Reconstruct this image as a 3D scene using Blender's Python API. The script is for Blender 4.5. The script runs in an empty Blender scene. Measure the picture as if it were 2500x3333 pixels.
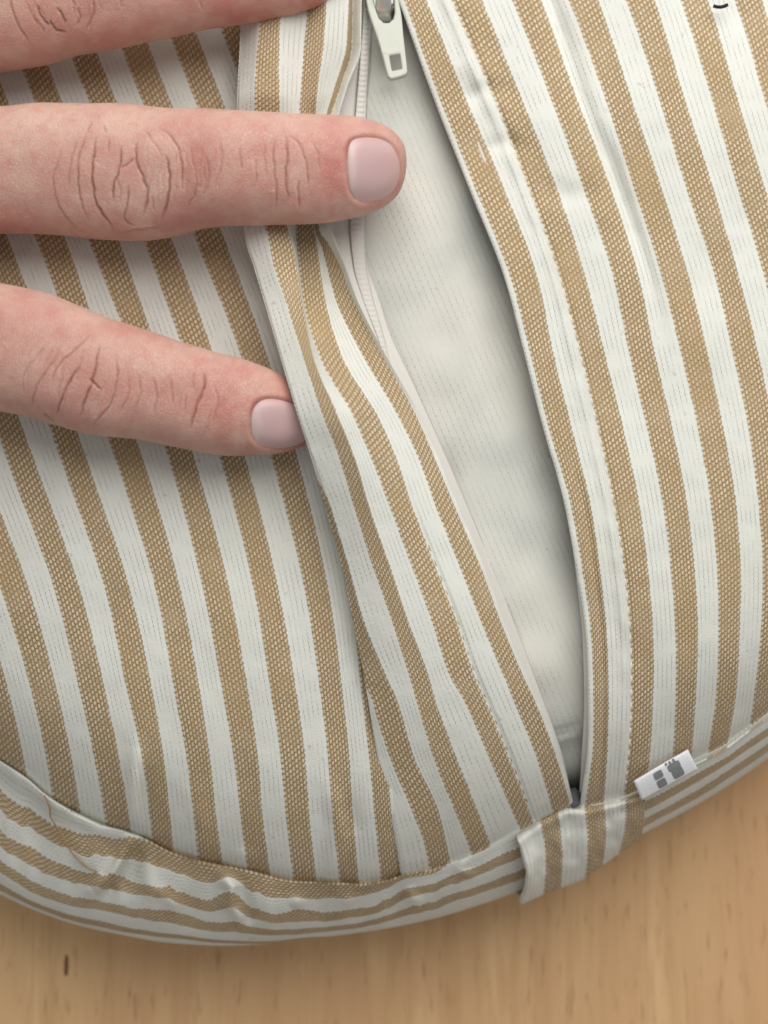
import bpy, bmesh, math, random
import numpy as np
from mathutils import Vector, Matrix
from mathutils.bvhtree import BVHTree

random.seed(7); np.random.seed(7)
sc = bpy.context.scene
COL = sc.collection
W, H = 2500.0, 3333.0          # tracing units of the photograph
TILT = math.radians(8.0)
FOVY = math.radians(44.0)
FPX = (H / 2) / math.tan(FOVY / 2)
DIST = 0.200
PIV = np.array([0.0, 0.0, 0.050])
CAM = PIV + DIST * np.array([0.0, -math.sin(TILT), math.cos(TILT)])

# ------------------------------------------------------------------ camera
cd = bpy.data.cameras.new('camera'); cam = bpy.data.objects.new('camera', cd); COL.objects.link(cam)
cam.location = CAM.tolist(); cam.rotation_euler = (TILT, 0, 0)
cd.sensor_fit = 'VERTICAL'; cd.sensor_height = 24.0; cd.sensor_width = 18.0
cd.lens = 12.0 / math.tan(FOVY / 2)
cd.clip_start = 0.005; cd.clip_end = 20
cd.dof.use_dof = True; cd.dof.focus_distance = 0.194; cd.dof.aperture_fstop = 8.5
sc.camera = cam

# ------------------------------------------------------------------ light
world = bpy.data.worlds.new('World'); sc.world = world; world.use_nodes = True
bg = world.node_tree.nodes['Background']
bg.inputs[0].default_value = (0.96, 0.985, 0.98, 1); bg.inputs[1].default_value = 0.33

def area(name, loc, target, size, power, col):
    l = bpy.data.lights.new(name, 'AREA'); l.shape = 'DISK'; l.size = size; l.energy = power; l.color = col
    o = bpy.data.objects.new(name, l); COL.objects.link(o); o.location = loc
    o.rotation_euler = (Vector(target) - Vector(loc)).to_track_quat('-Z', 'Y').to_euler(); return o
area('ceiling_lamp', (0.085, 0.195, 0.33), (0.035, 0.045, 0.05), 0.38, 1.42, (1.0, 0.97, 0.93))

vs = sc.view_settings
vs.view_transform = 'Standard'; vs.look = 'None'; vs.gamma = 1.0; vs.exposure = 0.0
vs.use_curve_mapping = False
sc.cycles.use_denoising = True

# ------------------------------------------------------------------ helpers
CT, ST = math.cos(TILT), math.sin(TILT)
def unproj(px, py, z):
    """point at height z seen at (px, py) of the traced photograph"""
    px = np.asarray(px, float); py = np.asarray(py, float); z = np.asarray(z, float)
    cx = (px - W / 2) / FPX; cy = -(py - H / 2) / FPX
    dx = cx; dy = cy * CT + ST; dz = cy * ST - CT
    t = (z - CAM[2]) / dz
    return np.stack(np.broadcast_arrays(CAM[0] + dx * t, CAM[1] + dy * t, z + 0 * t), -1)
def proj(P):
    d = P - CAM
    yc = d[..., 1] * CT + d[..., 2] * ST; zc = -d[..., 1] * ST + d[..., 2] * CT
    dep = -zc
    return d[..., 0] / dep * FPX + W / 2, H / 2 - yc / dep * FPX, dep

def pchip(xs, ys, x):
    xs = np.asarray(xs, float); ys = np.asarray(ys, float); x = np.asarray(x, float)
    h = np.diff(xs); d = np.diff(ys) / h
    m = np.zeros_like(ys)
    for i in range(1, len(xs) - 1):
        if d[i-1] * d[i] > 0:
            w1 = 2*h[i] + h[i-1]; w2 = h[i] + 2*h[i-1]
            m[i] = (w1 + w2) / (w1 / d[i-1] + w2 / d[i])
    m[0] = d[0]; m[-1] = d[-1]
    k = np.clip(np.searchsorted(xs, x) - 1, 0, len(h) - 1)
    t = (x - xs[k]) / h[k]
    lo = t < 0; hi = t > 1
    tt = np.clip(t, 0, 1)
    r = ((2*tt**3-3*tt**2+1)*ys[k] + (tt**3-2*tt**2+tt)*h[k]*m[k] + (-2*tt**3+3*tt**2)*ys[k+1] + (tt**3-tt**2)*h[k]*m[k+1])
    r = np.where(lo, ys[0] + (x - xs[0]) * m[0], r)
    return np.where(hi, ys[-1] + (x - xs[-1]) * m[-1], r)

def cr(xs, ys, x):
    """smooth (Catmull-Rom) interpolation, straight extrapolation"""
    xs = np.asarray(xs, float); ys = np.asarray(ys, float); x = np.asarray(x, float)
    h = np.diff(xs); d = np.diff(ys) / h
    m = np.empty_like(ys); m[0] = d[0]; m[-1] = d[-1]
    m[1:-1] = (d[:-1] * h[1:] + d[1:] * h[:-1]) / (h[1:] + h[:-1])
    k = np.clip(np.searchsorted(xs, x) - 1, 0, len(h) - 1)
    t = (x - xs[k]) / h[k]; tt = np.clip(t, 0, 1)
    r = ((2*tt**3-3*tt**2+1)*ys[k] + (tt**3-2*tt**2+tt)*h[k]*m[k] + (-2*tt**3+3*tt**2)*ys[k+1] + (tt**3-tt**2)*h[k]*m[k+1])
    r = np.where(t < 0, ys[0] + (x - xs[0]) * m[0], r)
    return np.where(t > 1, ys[-1] + (x - xs[-1]) * m[-1], r)

def sm(a, b, x):
    t = np.clip((x - a) / (b - a), 0, 1); return t*t*(3-2*t)

def vnoise(x, y, seed=0):
    """smooth value noise, numpy"""
    x = np.asarray(x, float); y = np.asarray(y, float)
    xi = np.floor(x).astype(np.int64); yi = np.floor(y).astype(np.int64)
    fx = x - xi; fy = y - yi; fx = fx*fx*(3-2*fx); fy = fy*fy*(3-2*fy)
    def h(a, b):
        n = (a * 374761393 + b * 668265263 + seed * 1274126177) & 0x7fffffff
        n = ((n ^ (n >> 13)) * 1274126177) & 0x7fffffff
        return ((n ^ (n >> 16)) & 0xffff) / 65535.0 * 2 - 1
    return (h(xi, yi)*(1-fx)*(1-fy) + h(xi+1, yi)*fx*(1-fy) + h(xi, yi+1)*(1-fx)*fy + h(xi+1, yi+1)*fx*fy)

def mesh_obj(name, verts, faces, mat, parent=None, uvs=None, smooth=True):
    me = bpy.data.meshes.new(name)
    me.from_pydata([tuple(v) for v in np.asarray(verts).reshape(-1, 3)], [], [tuple(int(i) for i in f) for f in faces])
    if uvs is not None:
        lay = me.uv_layers.new(name='UVMap')
        idx = np.empty(len(me.loops), np.int32); me.loops.foreach_get('vertex_index', idx)
        lay.data.foreach_set('uv', np.asarray(uvs, np.float32).reshape(-1, 2)[idx].ravel())
    if smooth: me.polygons.foreach_set('use_smooth', [True] * len(me.polygons))
    me.materials.append(mat); me.update()
    o = bpy.data.objects.new(name, me); COL.objects.link(o)
    if parent is not None: o.parent = parent
    return o

def grid_obj(name, P, UV, mat, parent=None, thick=0.0):
    R, C = P.shape[:2]
    i = np.arange(R * C).reshape(R, C)
    f = np.stack([i[:-1, :-1], i[1:, :-1], i[1:, 1:], i[:-1, 1:]], -1).reshape(-1, 4)
    o = mesh_obj(name, P.reshape(-1, 3), f, mat, parent, UV.reshape(-1, 2))
    me = o.data
    n = me.polygons[len(me.polygons) // 2].normal
    if sum(p.normal.z for p in list(me.polygons)[::37]) < 0: me.flip_normals()
    if thick:
        m = o.modifiers.new('thickness', 'SOLIDIFY'); m.thickness = thick; m.offset = -1
    return o

def empty(name, loc=(0, 0, 0)):
    o = bpy.data.objects.new(name, None); COL.objects.link(o); o.location = loc; o.empty_display_size = 0.01
    return o
def tag(o, label=None, cat=None, kind=None, group=None):
    if label: o['label'] = label
    if cat: o['category'] = cat
    if kind: o['kind'] = kind
    if group: o['group'] = group
    return o

# ------------------------------------------------------------------ node expressions
class Ex:
    nt = None
    def __init__(s, sock): s.s = sock
    @staticmethod
    def op(op, *a):
        n = Ex.nt.nodes.new('ShaderNodeMath'); n.operation = op
        for k, v in enumerate(a):
            if isinstance(v, Ex): Ex.nt.links.new(v.s, n.inputs[k])
            else: n.inputs[k].default_value = float(v)
        return Ex(n.outputs[0])
    def __add__(s, o): return Ex.op('ADD', s, o)
    __radd__ = __add__
    def __sub__(s, o): return Ex.op('SUBTRACT', s, o)
    def __rsub__(s, o): return Ex.op('SUBTRACT', o, s)
    def __mul__(s, o): return Ex.op('MULTIPLY', s, o)
    __rmul__ = __mul__
    def __truediv__(s, o): return Ex.op('DIVIDE', s, o)
def fract(a): return Ex.op('FRACT', a)
def floor(a): return Ex.op('FLOOR', a)
def absx(a): return Ex.op('ABSOLUTE', a)
def smooth(x, a, b):
    n = Ex.nt.nodes.new('ShaderNodeMapRange'); n.interpolation_type = 'SMOOTHSTEP'
    Ex.nt.links.new(x.s, n.inputs[0]); n.inputs[1].default_value = a; n.inputs[2].default_value = b
    n.inputs[3].default_value = 0; n.inputs[4].default_value = 1
    return Ex(n.outputs[0])
def mixc(f, a, b):
    n = Ex.nt.nodes.new('ShaderNodeMix'); n.data_type = 'RGBA'
    if isinstance(f, Ex): Ex.nt.links.new(f.s, n.inputs[0])
    else: n.inputs[0].default_value = f
    for k, v in ((6, a), (7, b)):
        if isinstance(v, (tuple, list)): n.inputs[k].default_value = (*v, 1)
        else: Ex.nt.links.new(v, n.inputs[k])
    return n.outputs[2]
def noise(scale, detail=2, vec=None, rough=0.5, dist=0.0):
    n = Ex.nt.nodes.new('ShaderNodeTexNoise'); n.inputs['Scale'].default_value = scale
    n.inputs['Detail'].default_value = detail; n.inputs['Roughness'].default_value = rough; n.inputs['Distortion'].default_value = dist
    if vec is not None: Ex.nt.links.new(vec, n.inputs['Vector'])
    return Ex(n.outputs[0])
def newmat(name):
    m = bpy.data.materials.new(name); m.use_nodes = True; Ex.nt = m.node_tree
    return m, m.node_tree, m.node_tree.nodes['Principled BSDF']
def objco():
    return Ex.nt.nodes.new('ShaderNodeTexCoord').outputs['Object']
def mapping(vec, scale, rot=(0, 0, 0)):
    n = Ex.nt.nodes.new('ShaderNodeMapping'); n.inputs['Scale'].default_value = scale; n.inputs['Rotation'].default_value = rot
    Ex.nt.links.new(vec, n.inputs[0]); return n.outputs[0]
def bump(nt, b, h, strength, dist):
    n = nt.nodes.new('ShaderNodeBump'); n.inputs['Strength'].default_value = strength; n.inputs['Distance'].default_value = dist
    nt.links.new(h.s, n.inputs['Height']); nt.links.new(n.outputs[0], b.inputs['Normal'])

# ------------------------------------------------------------------ materials
def fabric(name, cols=7.0, wcols=5.0, rowscale=1.0):
    m, nt, b = newmat(name)
    uv = nt.nodes.new('ShaderNodeUVMap'); uv.uv_map = 'UVMap'
    sp = nt.nodes.new('ShaderNodeSeparateXYZ'); nt.links.new(uv.outputs[0], sp.inputs[0])
    U = Ex(sp.outputs[0]); V = Ex(sp.outputs[1]) * rowscale
    oc = objco()
    wob = (noise(900, 2, oc) - 0.5)
    big = noise(70, 3, oc)
    fine = noise(4200, 2, oc)
    # zig-zag edge of each stripe, one tooth per weft
    tooth = absx(fract(V * 1.0) - 0.5) * 2.0
    Uj = U + (tooth - 0.5) * 0.024 + wob * 0.050 + (noise(2600, 2, oc) - 0.5) * 0.03
    f = fract(Uj)
    brown = smooth(f, -0.008, 0.026) * (1.0 - smooth(f, 0.488, 0.522))
    # coloured half: slanted flecks of the filling yarn
    a = fract(U) * (2.0 * cols)
    ca = floor(a)
    odd = fract(ca * 0.5) * 2.0
    fa = fract(a) - 0.5
    bv = V + odd * 0.5 + fa * 0.35 + wob * 0.35
    fb = fract(bv) - 0.5
    d2 = fa * fa * 2.6 + fb * fb * 3.2
    wn = nt.nodes.new('ShaderNodeTexWhiteNoise'); wn.noise_dimensions = '2D'
    cxy = nt.nodes.new('ShaderNodeCombineXYZ'); nt.links.new((ca + floor(U) * 31.0).s, cxy.inputs[0]); nt.links.new(floor(bv).s, cxy.inputs[1])
    nt.links.new(cxy.outputs[0], wn.inputs['Vector']); rnd = Ex(wn.outputs['Value'])
    jit = noise(1500, 1, oc) * 0.4 + rnd * 0.6
    slub = noise(1, 3, mapping(uv.outputs[0], (2.2, 0.05, 1)))
    fleck = (1.0 - smooth(d2, 0.12, 0.72)) * (0.30 + jit * 1.10) * (0.62 + slub * 0.76)
    # white half: fine warp lines with small pin holes
    w = fract(U + 0.5) * (2.0 * wcols)
    fw = absx(fract(w) - 0.5)
    wv = fract(V * 1.15 + fract(floor(w) * 0.5)) - 0.5
    hole = smooth(fw, 0.34, 0.49) * (1.0 - smooth(absx(wv), 0.10, 0.28)) * smooth(noise(330, 2, oc), 0.30, 0.66)
    line = smooth(fw, 0.42, 0.5) * 0.10
    br = mixc(fleck, (0.340, 0.240, 0.128), (0.700, 0.565, 0.390))
    br = mixc(smooth(big, 0.42, 0.75) * 0.42, br, (0.45, 0.315, 0.155))
    br = mixc(smooth(noise(150, 3, oc), 0.50, 0.75) * 0.30, br, (0.56, 0.44, 0.30))
    wh = mixc(hole * 0.88, (0.725, 0.728, 0.675), (0.34, 0.35, 0.32))
    wh = mixc(line * 0.25, wh, (0.55, 0.55, 0.50))
    wh = mixc(smooth(big, 0.40, 0.8) * 0.35, wh, (0.66, 0.665, 0.58))
    wh = mixc(smooth(fine, 0.4, 0.8) * 0.12, wh, (0.52, 0.52, 0.47))
    wh = mixc(smooth(noise(640, 2, oc), 0.70, 0.78) * 0.35, wh, (0.30, 0.29, 0.25))
    c = mixc(brown, wh, br)
    nt.links.new(c, b.inputs['Base Color'])
    b.inputs['Roughness'].default_value = 0.92
    b.inputs['Specular IOR Level'].default_value = 0.12
    b.inputs['Sheen Weight'].default_value = 0.12; b.inputs['Sheen Roughness'].default_value = 0.6
    h = brown * fleck * 1.0 + (1.0 - brown) * (0.62 - hole * 0.6 - line * 0.35) + fine * 0.35 + wob * 0.3
    bump(nt, b, h, 0.75, 0.00022)
    return m

def plain_cloth(name, c1, c2, rough=0.9, lines=True, stain=0.3):
    m, nt, b = newmat(name)
    uv = nt.nodes.new('ShaderNodeUVMap'); uv.uv_map = 'UVMap'
    sp = nt.nodes.new('ShaderNodeSeparateXYZ'); nt.links.new(uv.outputs[0], sp.inputs[0])
    U = Ex(sp.outputs[0]); V = Ex(sp.outputs[1])
    oc = objco(); wob = noise(700, 2, oc) - 0.5
    big = noise(55, 4, oc, 0.55)
    w = U * 1.0 + wob * 0.15
    fw = absx(fract(w) - 0.5)
    wv = absx(fract(V + fract(floor(w) * 0.5)) - 0.5)
    hole = smooth(fw, 0.34, 0.48) * (1.0 - smooth(wv, 0.08, 0.26)) * smooth(noise(130, 2, oc), 0.32, 0.62)
    c = mixc(smooth(big, 0.35, 0.75) * stain, c1, c2)
    c = mixc(smooth(noise(26, 3, oc), 0.45, 0.7) * stain * 0.5, c, tuple(v * f_ for v, f_ in zip(c2, (0.88, 0.93, 0.92))))
    c = mixc(smooth(noise(800, 2, oc), 0.74, 0.80) * (0.35 if lines else 0.0), c, (0.22, 0.21, 0.18))
    if lines: c = mixc(hole * 0.60, c, (0.36, 0.36, 0.33))
    nt.links.new(c, b.inputs['Base Color']); b.inputs['Roughness'].default_value = rough
    b.inputs['Specular IOR Level'].default_value = 0.12
    fine = noise(3500, 2, oc)
    h = (1.0 - hole * 0.6) + fine * 0.4 - smooth(fw, 0.3, 0.5) * 0.10 + noise(1300, 3, oc) * 0.5
    bump(nt, b, h, 0.5, 0.00018)
    return m

M_FAB = fabric('striped_cloth')
M_INNER = plain_cloth('inner_lining', (0.660, 0.648, 0.590), (0.520, 0.528, 0.495), stain=0.9)
M_TAPE = plain_cloth('zip_tape', (0.69, 0.660, 0.615), (0.63, 0.605, 0.57), lines=False, stain=0.4)
M_HEM = plain_cloth('hem_white', (0.80, 0.735, 0.68), (0.76, 0.69, 0.63), lines=False)
M_LABEL = plain_cloth('label_satin', (0.82, 0.83, 0.86), (0.80, 0.81, 0.85), rough=0.55, lines=False)

def simple(name, col, rough=0.5, metal=0.0, nscale=None, namp=0.0, spec=0.5):
    m, nt, b = newmat(name)
    if nscale:
        n = noise(nscale, 3, objco())
        c = mixc(smooth(n, 0.3, 0.7) * namp, col, tuple(x * 0.7 for x in col))
        nt.links.new(c, b.inputs['Base Color'])
    else: b.inputs['Base Color'].default_value = (*col, 1)
    b.inputs['Roughness'].default_value = rough; b.inputs['Metallic'].default_value = metal
    b.inputs['Specular IOR Level'].default_value = spec
    return m
M_PULL = simple('enamelled_zip_pull', (0.56, 0.575, 0.50), 0.45, 0.0, 900, 0.15)
M_METAL = simple('zip_metal', (0.80, 0.80, 0.76), 0.34, 1.0, 1200, 0.15)
M_DARKM = simple('dark_zip_end', (0.10, 0.10, 0.11), 0.45, 0.4, 1500, 0.4)
M_INK = simple('grey_print', (0.25, 0.255, 0.265), 0.75, 0.0, 2500, 0.5, 0.2)
M_THREAD = simple('tan_thread', (0.38, 0.25, 0.12), 0.9, 0.0, 3000, 0.4, 0.1)
M_STITCH = simple('white_thread', (0.68, 0.655, 0.58), 0.9, 0.0, 3000, 0.3, 0.1)
M_LINT = simple('dark_thread', (0.03, 0.03, 0.04), 0.95, 0.0, 3000, 0.3, 0.1)

def wood():
    m, nt, b = newmat('beech_wood')
    oi = nt.nodes.new('ShaderNodeObjectInfo'); rnd = Ex(oi.outputs['Random'])
    tc = objco()
    add = nt.nodes.new('ShaderNodeVectorMath'); add.operation = 'ADD'
    nt.links.new(tc, add.inputs[0])
    cx = nt.nodes.new('ShaderNodeCombineXYZ'); nt.links.new((rnd * 3.7).s, cx.inputs[0]); nt.links.new((rnd * 9.1).s, cx.inputs[1])
    nt.links.new(cx.outputs[0], add.inputs[1]); co = add.outputs[0]
    g1 = noise(1, 3, mapping(co, (330, 22, 100)), 0.6, 0.6)
    g2 = noise(1, 2, mapping(co, (75, 10, 50)), 0.5, 0.8)
    fl = noise(1, 2, mapping(co, (900, 130, 300)), 0.5)
    blot = noise(1, 3, mapping(co, (42, 24, 40)), 0.5, 0.6)
    c = mixc(smooth(g2, 0.25, 0.75), (0.77, 0.505, 0.265), (0.67, 0.415, 0.210))
    c = mixc(smooth(g1, 0.42, 0.70) * 0.70, c, (0.57, 0.33, 0.155))
    c = mixc(smooth(blot, 0.42, 0.70) * 0.65, c, (0.62, 0.35, 0.18))
    c = mixc(smooth(fl, 0.58, 0.76) * 0.50, c, (0.26, 0.115, 0.045))
    tick = noise(1, 1, mapping(co, (420, 95, 200)))
    c = mixc(smooth(tick, 0.62, 0.74) * smooth(noise(26, 2, tc), 0.45, 0.62) * 0.32, c, (0.38, 0.17, 0.07))
    c = mixc(rnd * 0.25, c, (0.70, 0.47, 0.24))
    nt.links.new(c, b.inputs['Base Color'])
    b.inputs['Roughness'].default_value = 0.5; b.inputs['Specular IOR Level'].default_value = 0.3
    bump(nt, b, g1 + fl * 0.5, 0.12, 0.0004)
    return m
M_WOOD = wood()
M_KNOT = simple('wood_fleck', (0.22, 0.10, 0.05), 0.6, 0.0, 700, 0.5, 0.2)

def skin():
    m, nt, b = newmat('skin')
    at = nt.nodes.new('ShaderNodeAttribute'); at.attribute_name = 'redness'; fl = Ex(at.outputs['Fac'])
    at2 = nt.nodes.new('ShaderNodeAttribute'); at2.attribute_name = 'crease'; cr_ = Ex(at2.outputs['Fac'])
    oc = objco()
    n1 = noise(160, 3, oc, 0.55); n2 = noise(620, 3, oc, 0.6); n3 = noise(60, 2, oc)
    c = mixc(smooth(n1, 0.35, 0.65) * 0.75, (0.690, 0.475, 0.390), (0.615, 0.370, 0.308))
    c = mixc(smooth(n3, 0.45, 0.75) * 0.40, c, (0.60, 0.42, 0.32))
    c = mixc(smooth(n2, 0.45, 0.72) * 0.30, c, (0.56, 0.26, 0.22))
    c = mixc(smooth(noise(300, 4, oc, 0.65), 0.48, 0.66) * 0.42, c, (0.60, 0.26, 0.23))
    c = mixc(fl, c, (0.545, 0.225, 0.190))
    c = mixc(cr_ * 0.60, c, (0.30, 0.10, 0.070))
    nt.links.new(c, b.inputs['Base Color'])
    b.inputs['Roughness'].default_value = 0.48; b.inputs['Specular IOR Level'].default_value = 0.38
    b.inputs['Subsurface Weight'].default_value = 0.5
    b.inputs['Subsurface Radius'].default_value = (1.0, 0.36, 0.2); b.inputs['Subsurface Scale'].default_value = 0.0018
    vo = nt.nodes.new('ShaderNodeTexVoronoi'); vo.feature = 'DISTANCE_TO_EDGE'; vo.inputs['Scale'].default_value = 1900
    nt.links.new(mapping(oc, (1, 0.7, 1)), vo.inputs['Vector'])
    h = smooth(Ex(vo.outputs['Distance']), 0.0, 0.12) * 0.6 + n2 * 0.9 + noise(2600, 2, oc) * 0.4
    bump(nt, b, h, 0.55, 0.00014)
    return m
M_SKIN = skin()
def nailmat():
    m, nt, b = newmat('nail')
    uv = nt.nodes.new('ShaderNodeUVMap'); uv.uv_map = 'UVMap'
    sp = nt.nodes.new('ShaderNodeSeparateXYZ'); nt.links.new(uv.outputs[0], sp.inputs[0])
    U = Ex(sp.outputs[0]); V = Ex(sp.outputs[1]); oc = objco()
    n = noise(220, 2, oc)
    dd = absx(V - 0.5) * 2.0
    c = mixc(smooth(U, 0.02, 0.30), (0.630, 0.470, 0.455), (0.590, 0.395, 0.395))
    c = mixc(smooth(U, 0.55, 0.98) * 0.6, c, (0.640, 0.390, 0.350))
    c = mixc(n * 0.25, c, (0.68, 0.48, 0.48))
    lun = (1.0 - smooth(U + dd * dd * 0.16, 0.12, 0.22))
    c = mixc(lun * 0.30, c, (0.76, 0.62, 0.58))
    c = mixc(smooth(dd, 0.72, 1.0) * 0.6, c, (0.62, 0.34, 0.30))
    c = mixc((1.0 - smooth(U, 0.0, 0.05)) * 0.6, c, (0.74, 0.58, 0.52))
    nt.links.new(c, b.inputs['Base Color'])
    b.inputs['Roughness'].default_value = 0.36; b.inputs['Specular IOR Level'].default_value = 0.38
    b.inputs['Subsurface Weight'].default_value = 0.25; b.inputs['Subsurface Scale'].default_value = 0.0012
    st = noise(1, 2, mapping(oc, (200, 3000, 200)))
    bump(nt, b, st, 0.10, 0.0001)
    return m
M_NAIL = nailmat()

# ------------------------------------------------------------------ shape of the cushion
SEAM = [(-1000, 1300), (-700, 1720), (-450, 2080), (-300, 2250), (-150, 2385), (0, 2483), (84, 2538), (163, 2604), (259, 2658), (344, 2696), (422, 2716), (482, 2742),
        (567, 2785), (651, 2809), (802, 2838), (958, 2874), (1101, 2880), (1174, 2884), (1252, 2873), (1324, 2850), (1403, 2836), (1475, 2810),
        (1541, 2787), (1602, 2757), (1668, 2712), (1789, 2645), (1853, 2620), (1904, 2624), (2043, 2592), (2130, 2550), (2253, 2481), (2356, 2430),
        (2428, 2376), (2500, 2324), (2700, 2150), (2900, 1930), (3200, 1500)]
SX, SY = zip(*SEAM)
def seam(x): return pchip(SX, SY, x)
SIL = [(-1000, 1700), (-700, 2180), (-450, 2540), (-300, 2700), (-150, 2830), (0, 2911), (121, 2966), (241, 3008), (422, 3048), (543, 3068), (723, 3078), (850, 3074), (1000, 3056),
       (1222, 3028), (1403, 2992), (1584, 2938), (1662, 2910), (1780, 2866), (1898, 2820), (2004, 2765), (2102, 2709), (2230, 2641), (2380, 2551), (2500, 2468),
       (2700, 2300), (2900, 2090), (3200, 1660)]
LX, LY = zip(*SIL)
def sil(x): return pchip(LX, LY, x)
def seam_s(x):      # smoothed seam for heights
    return (seam(x - 120) + seam(x - 60) + seam(x) + seam(x + 60) + seam(x + 120)) / 5
def zbase(x, y):
    d = np.maximum(seam_s(x) - y, 0)
    return 0.0365 + 0.0155 * (1 - np.exp(-d / 230)) + 0.005 * np.clip(d / 2800, 0, 1.2)
ZEQ = 0.0205

# ------------------------------------------------------------------ table
table = empty('table'); tag(table, 'light beech wood table top under the cushion', 'table', kind='structure')
x = -0.36; k = 0
bounds = [-0.40, -0.345, -0.29, -0.24, -0.185, -0.135, -0.085, -0.035, 0.0005, 0.0495, 0.10, 0.155, 0.205, 0.26, 0.315, 0.37]
for k in range(len(bounds) - 1):
    a, b_ = bounds[k], bounds[k + 1]
    bm = bmesh.new(); bmesh.ops.create_cube(bm, size=1)
    for v in bm.verts:
        v.co.x = a + 0.00001 if v.co.x < 0 else b_ - 0.00001
        v.co.y *= 0.9; v.co.z = 0.0 if v.co.z > 0 else -0.022
    me = bpy.data.meshes.new('stave'); bm.to_mesh(me); bm.free(); me.materials.append(M_WOOD)
    o = bpy.data.objects.new('stave', me); COL.objects.link(o); o.parent = table
# dark fleck in the wood: a shallow lens let into the surface
def fleck(px, py, w, l):
    c = unproj(px, py, 0.0); vv = []; n = 20
    for i in range(n):
        t = 2 * math.pi * i / n
        vv.append((c[0] + w * math.cos(t) * (1 + 0.25 * random.uniform(-1, 1)), c[1] + l * math.sin(t), 0.00008))
    vv.append((c[0], c[1], 0.00012))
    mesh_obj('wood_fleck', vv, [(i, (i + 1) % n, n) for i in range(n)], M_KNOT, table)
fleck(216, 3142, 0.00045, 0.0020)

# ------------------------------------------------------------------ cushion
cushion = empty('cushion', (0, 0, 0))
tag(cushion, 'round cushion cover in beige and white striped woven cloth with its zip held open', 'cushion')

# ---- left panel ------------------------------------------------------------
def lr(*a): return a
LROWS = [-450, 264, 872, 1060, 1541, 1903, 2264, 2441, 2660, 2863]
LT = {  # stripe index -> (left, right) of the coloured band on each row
 -8: None, -7: None, -6: None,
 -5: [(-880,-795),(-600,-515),(-360,-275),(-300,-220),(-130,-50),(-3,87),(105,187),(145,226),(180,262),(205,290)],
 -4: [(-700,-615),(-430,-345),(-190,-105),(-125,-45),(39,124),(172,253),(262,344),(301,380),(341,419),(365,445)],
 -3: [(-530,-445),(-260,-175),(-25,60),(48,130),(214,295),(338,416),(416,497),(458,527),(488,552),(505,570)],
 -2: [(-360,-275),(-87,-3),(154,245),(222,305),(392,479),(503,582),(570,651),(603,678),(630,702),(650,730)],
 -1: [(-190,-105),(87,173),(324,418),(399,482),(564,645),(657,741),(726,808),(757,835),(784,853),(808,880)],
  0: [(-15,70),(264,350),(501,592),(569,660),(732,811),(823,901),(883,964),(910,989),(931,1005),(955,1028)],
  1: [(160,250),(437,527),(674,765),(750,833),(898,980),(989,1064),(1044,1115),(1065,1133),(1083,1147),(1105,1165)],
  2: [(335,420),(610,697),(847,935),(925,1005),(1060,1140),(1140,1215),(1178,1240),(1199,1258),(1220,1274),(1240,1310)],
  3: [(505,590),(785,866),(1015,1100),(1085,1165),(1215,1290),(1280,1340),(1300,1350),(1320,1370),(1340,1390),(1370,1430)],
}
def ltab(k, side):
    if LT.get(k) is not None: return np.array([p[side] for p in LT[k]], float)
    base = np.array([p[side] for p in LT[-5]], float)
    return base + (k + 5) * np.array([172, 173, 172, 172, 168, 164, 158, 156, 155, 152])
us, cols_ = [], []
for k in range(-9, 4):
    us += [k, k + 0.5]; cols_ += [ltab(k, 0), ltab(k, 1)]
us.append(3.8); cols_.append(cols_[-1] + 40)
us = np.array(us); colx = np.stack(cols_)          # (cols, rows)
NU = 160; ugrid = np.linspace(us[0], us[-1], NU)
def panel(xfun, y0, nrow, u, zfun, vs=1.07, vrow=17.0, tuck=0.0):
    """xfun(y)->x for all columns; rows run from y0 to the seam"""
    yend = np.full(len(u), 2600.0)
    for _ in range(25): yend = 0.5 * yend + 0.5 * (seam(np.array([xfun(np.array([yy]))[j, 0] for j, yy in enumerate(yend)])) + tuck)
    t = np.linspace(0, 1, nrow)
    Y = y0 + (yend[None, :] - y0) * t[:, None]
    X = np.stack([xfun(Y[:, j])[j] for j in range(len(u))], 1)
    U = np.repeat(u[None, :], nrow, 0)
    Z = zfun(X, Y, U)
    return X, Y, U, Z
def lp_x(y):
    rows = np.stack([cr(LROWS, colx[i], y) for i in range(len(us))])       # (stations, ny)
    return np.stack([np.array([np.interp(uu, us, rows[:, j]) for j in range(len(y))]) for uu in ugrid])
# vectorised variant for speed
def make_xfun(us_, colx_, rows_, ug):
    def f(y):
        R = np.stack([cr(rows_, colx_[i], y) for i in range(len(us_))])
        k = np.clip(np.searchsorted(us_, ug) - 1, 0, len(us_) - 2)
        t = ((ug - us_[k]) / (us_[k+1] - us_[k]))[:, None]
        return R[k] * (1 - t) + R[k + 1] * t
    return f
def wrinkle(X, Y, seed, amp=0.0004):
    return 1.7 * amp * (vnoise(X / 260, Y / 420, seed) + 0.45 * vnoise(X / 110, Y / 180, seed + 1) + 0.12 * vnoise(X / 40, Y / 55, seed + 2))
def ridge(X, Y, pts, w, h):
    """smooth ridge (h>0) or furrow along a polyline"""
    best = np.full(X.shape, 1e9); ft = np.zeros(X.shape)
    n = len(pts) - 1
    for i in range(n):
        ax, ay = pts[i]; bx, by = pts[i + 1]
        L2 = (bx - ax)**2 + (by - ay)**2
        t = np.clip(((X - ax) * (bx - ax) + (Y - ay) * (by - ay)) / L2, 0, 1)
        d = np.hypot(X - ax - t * (bx - ax), Y - ay - t * (by - ay))
        m = d < best; best = np.where(m, d, best); ft = np.where(m, (i + t) / n, ft)
    return h * np.exp(-(best / w)**2) * np.sin(np.pi * np.clip(ft, 0.02, 0.98))**0.5
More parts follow.
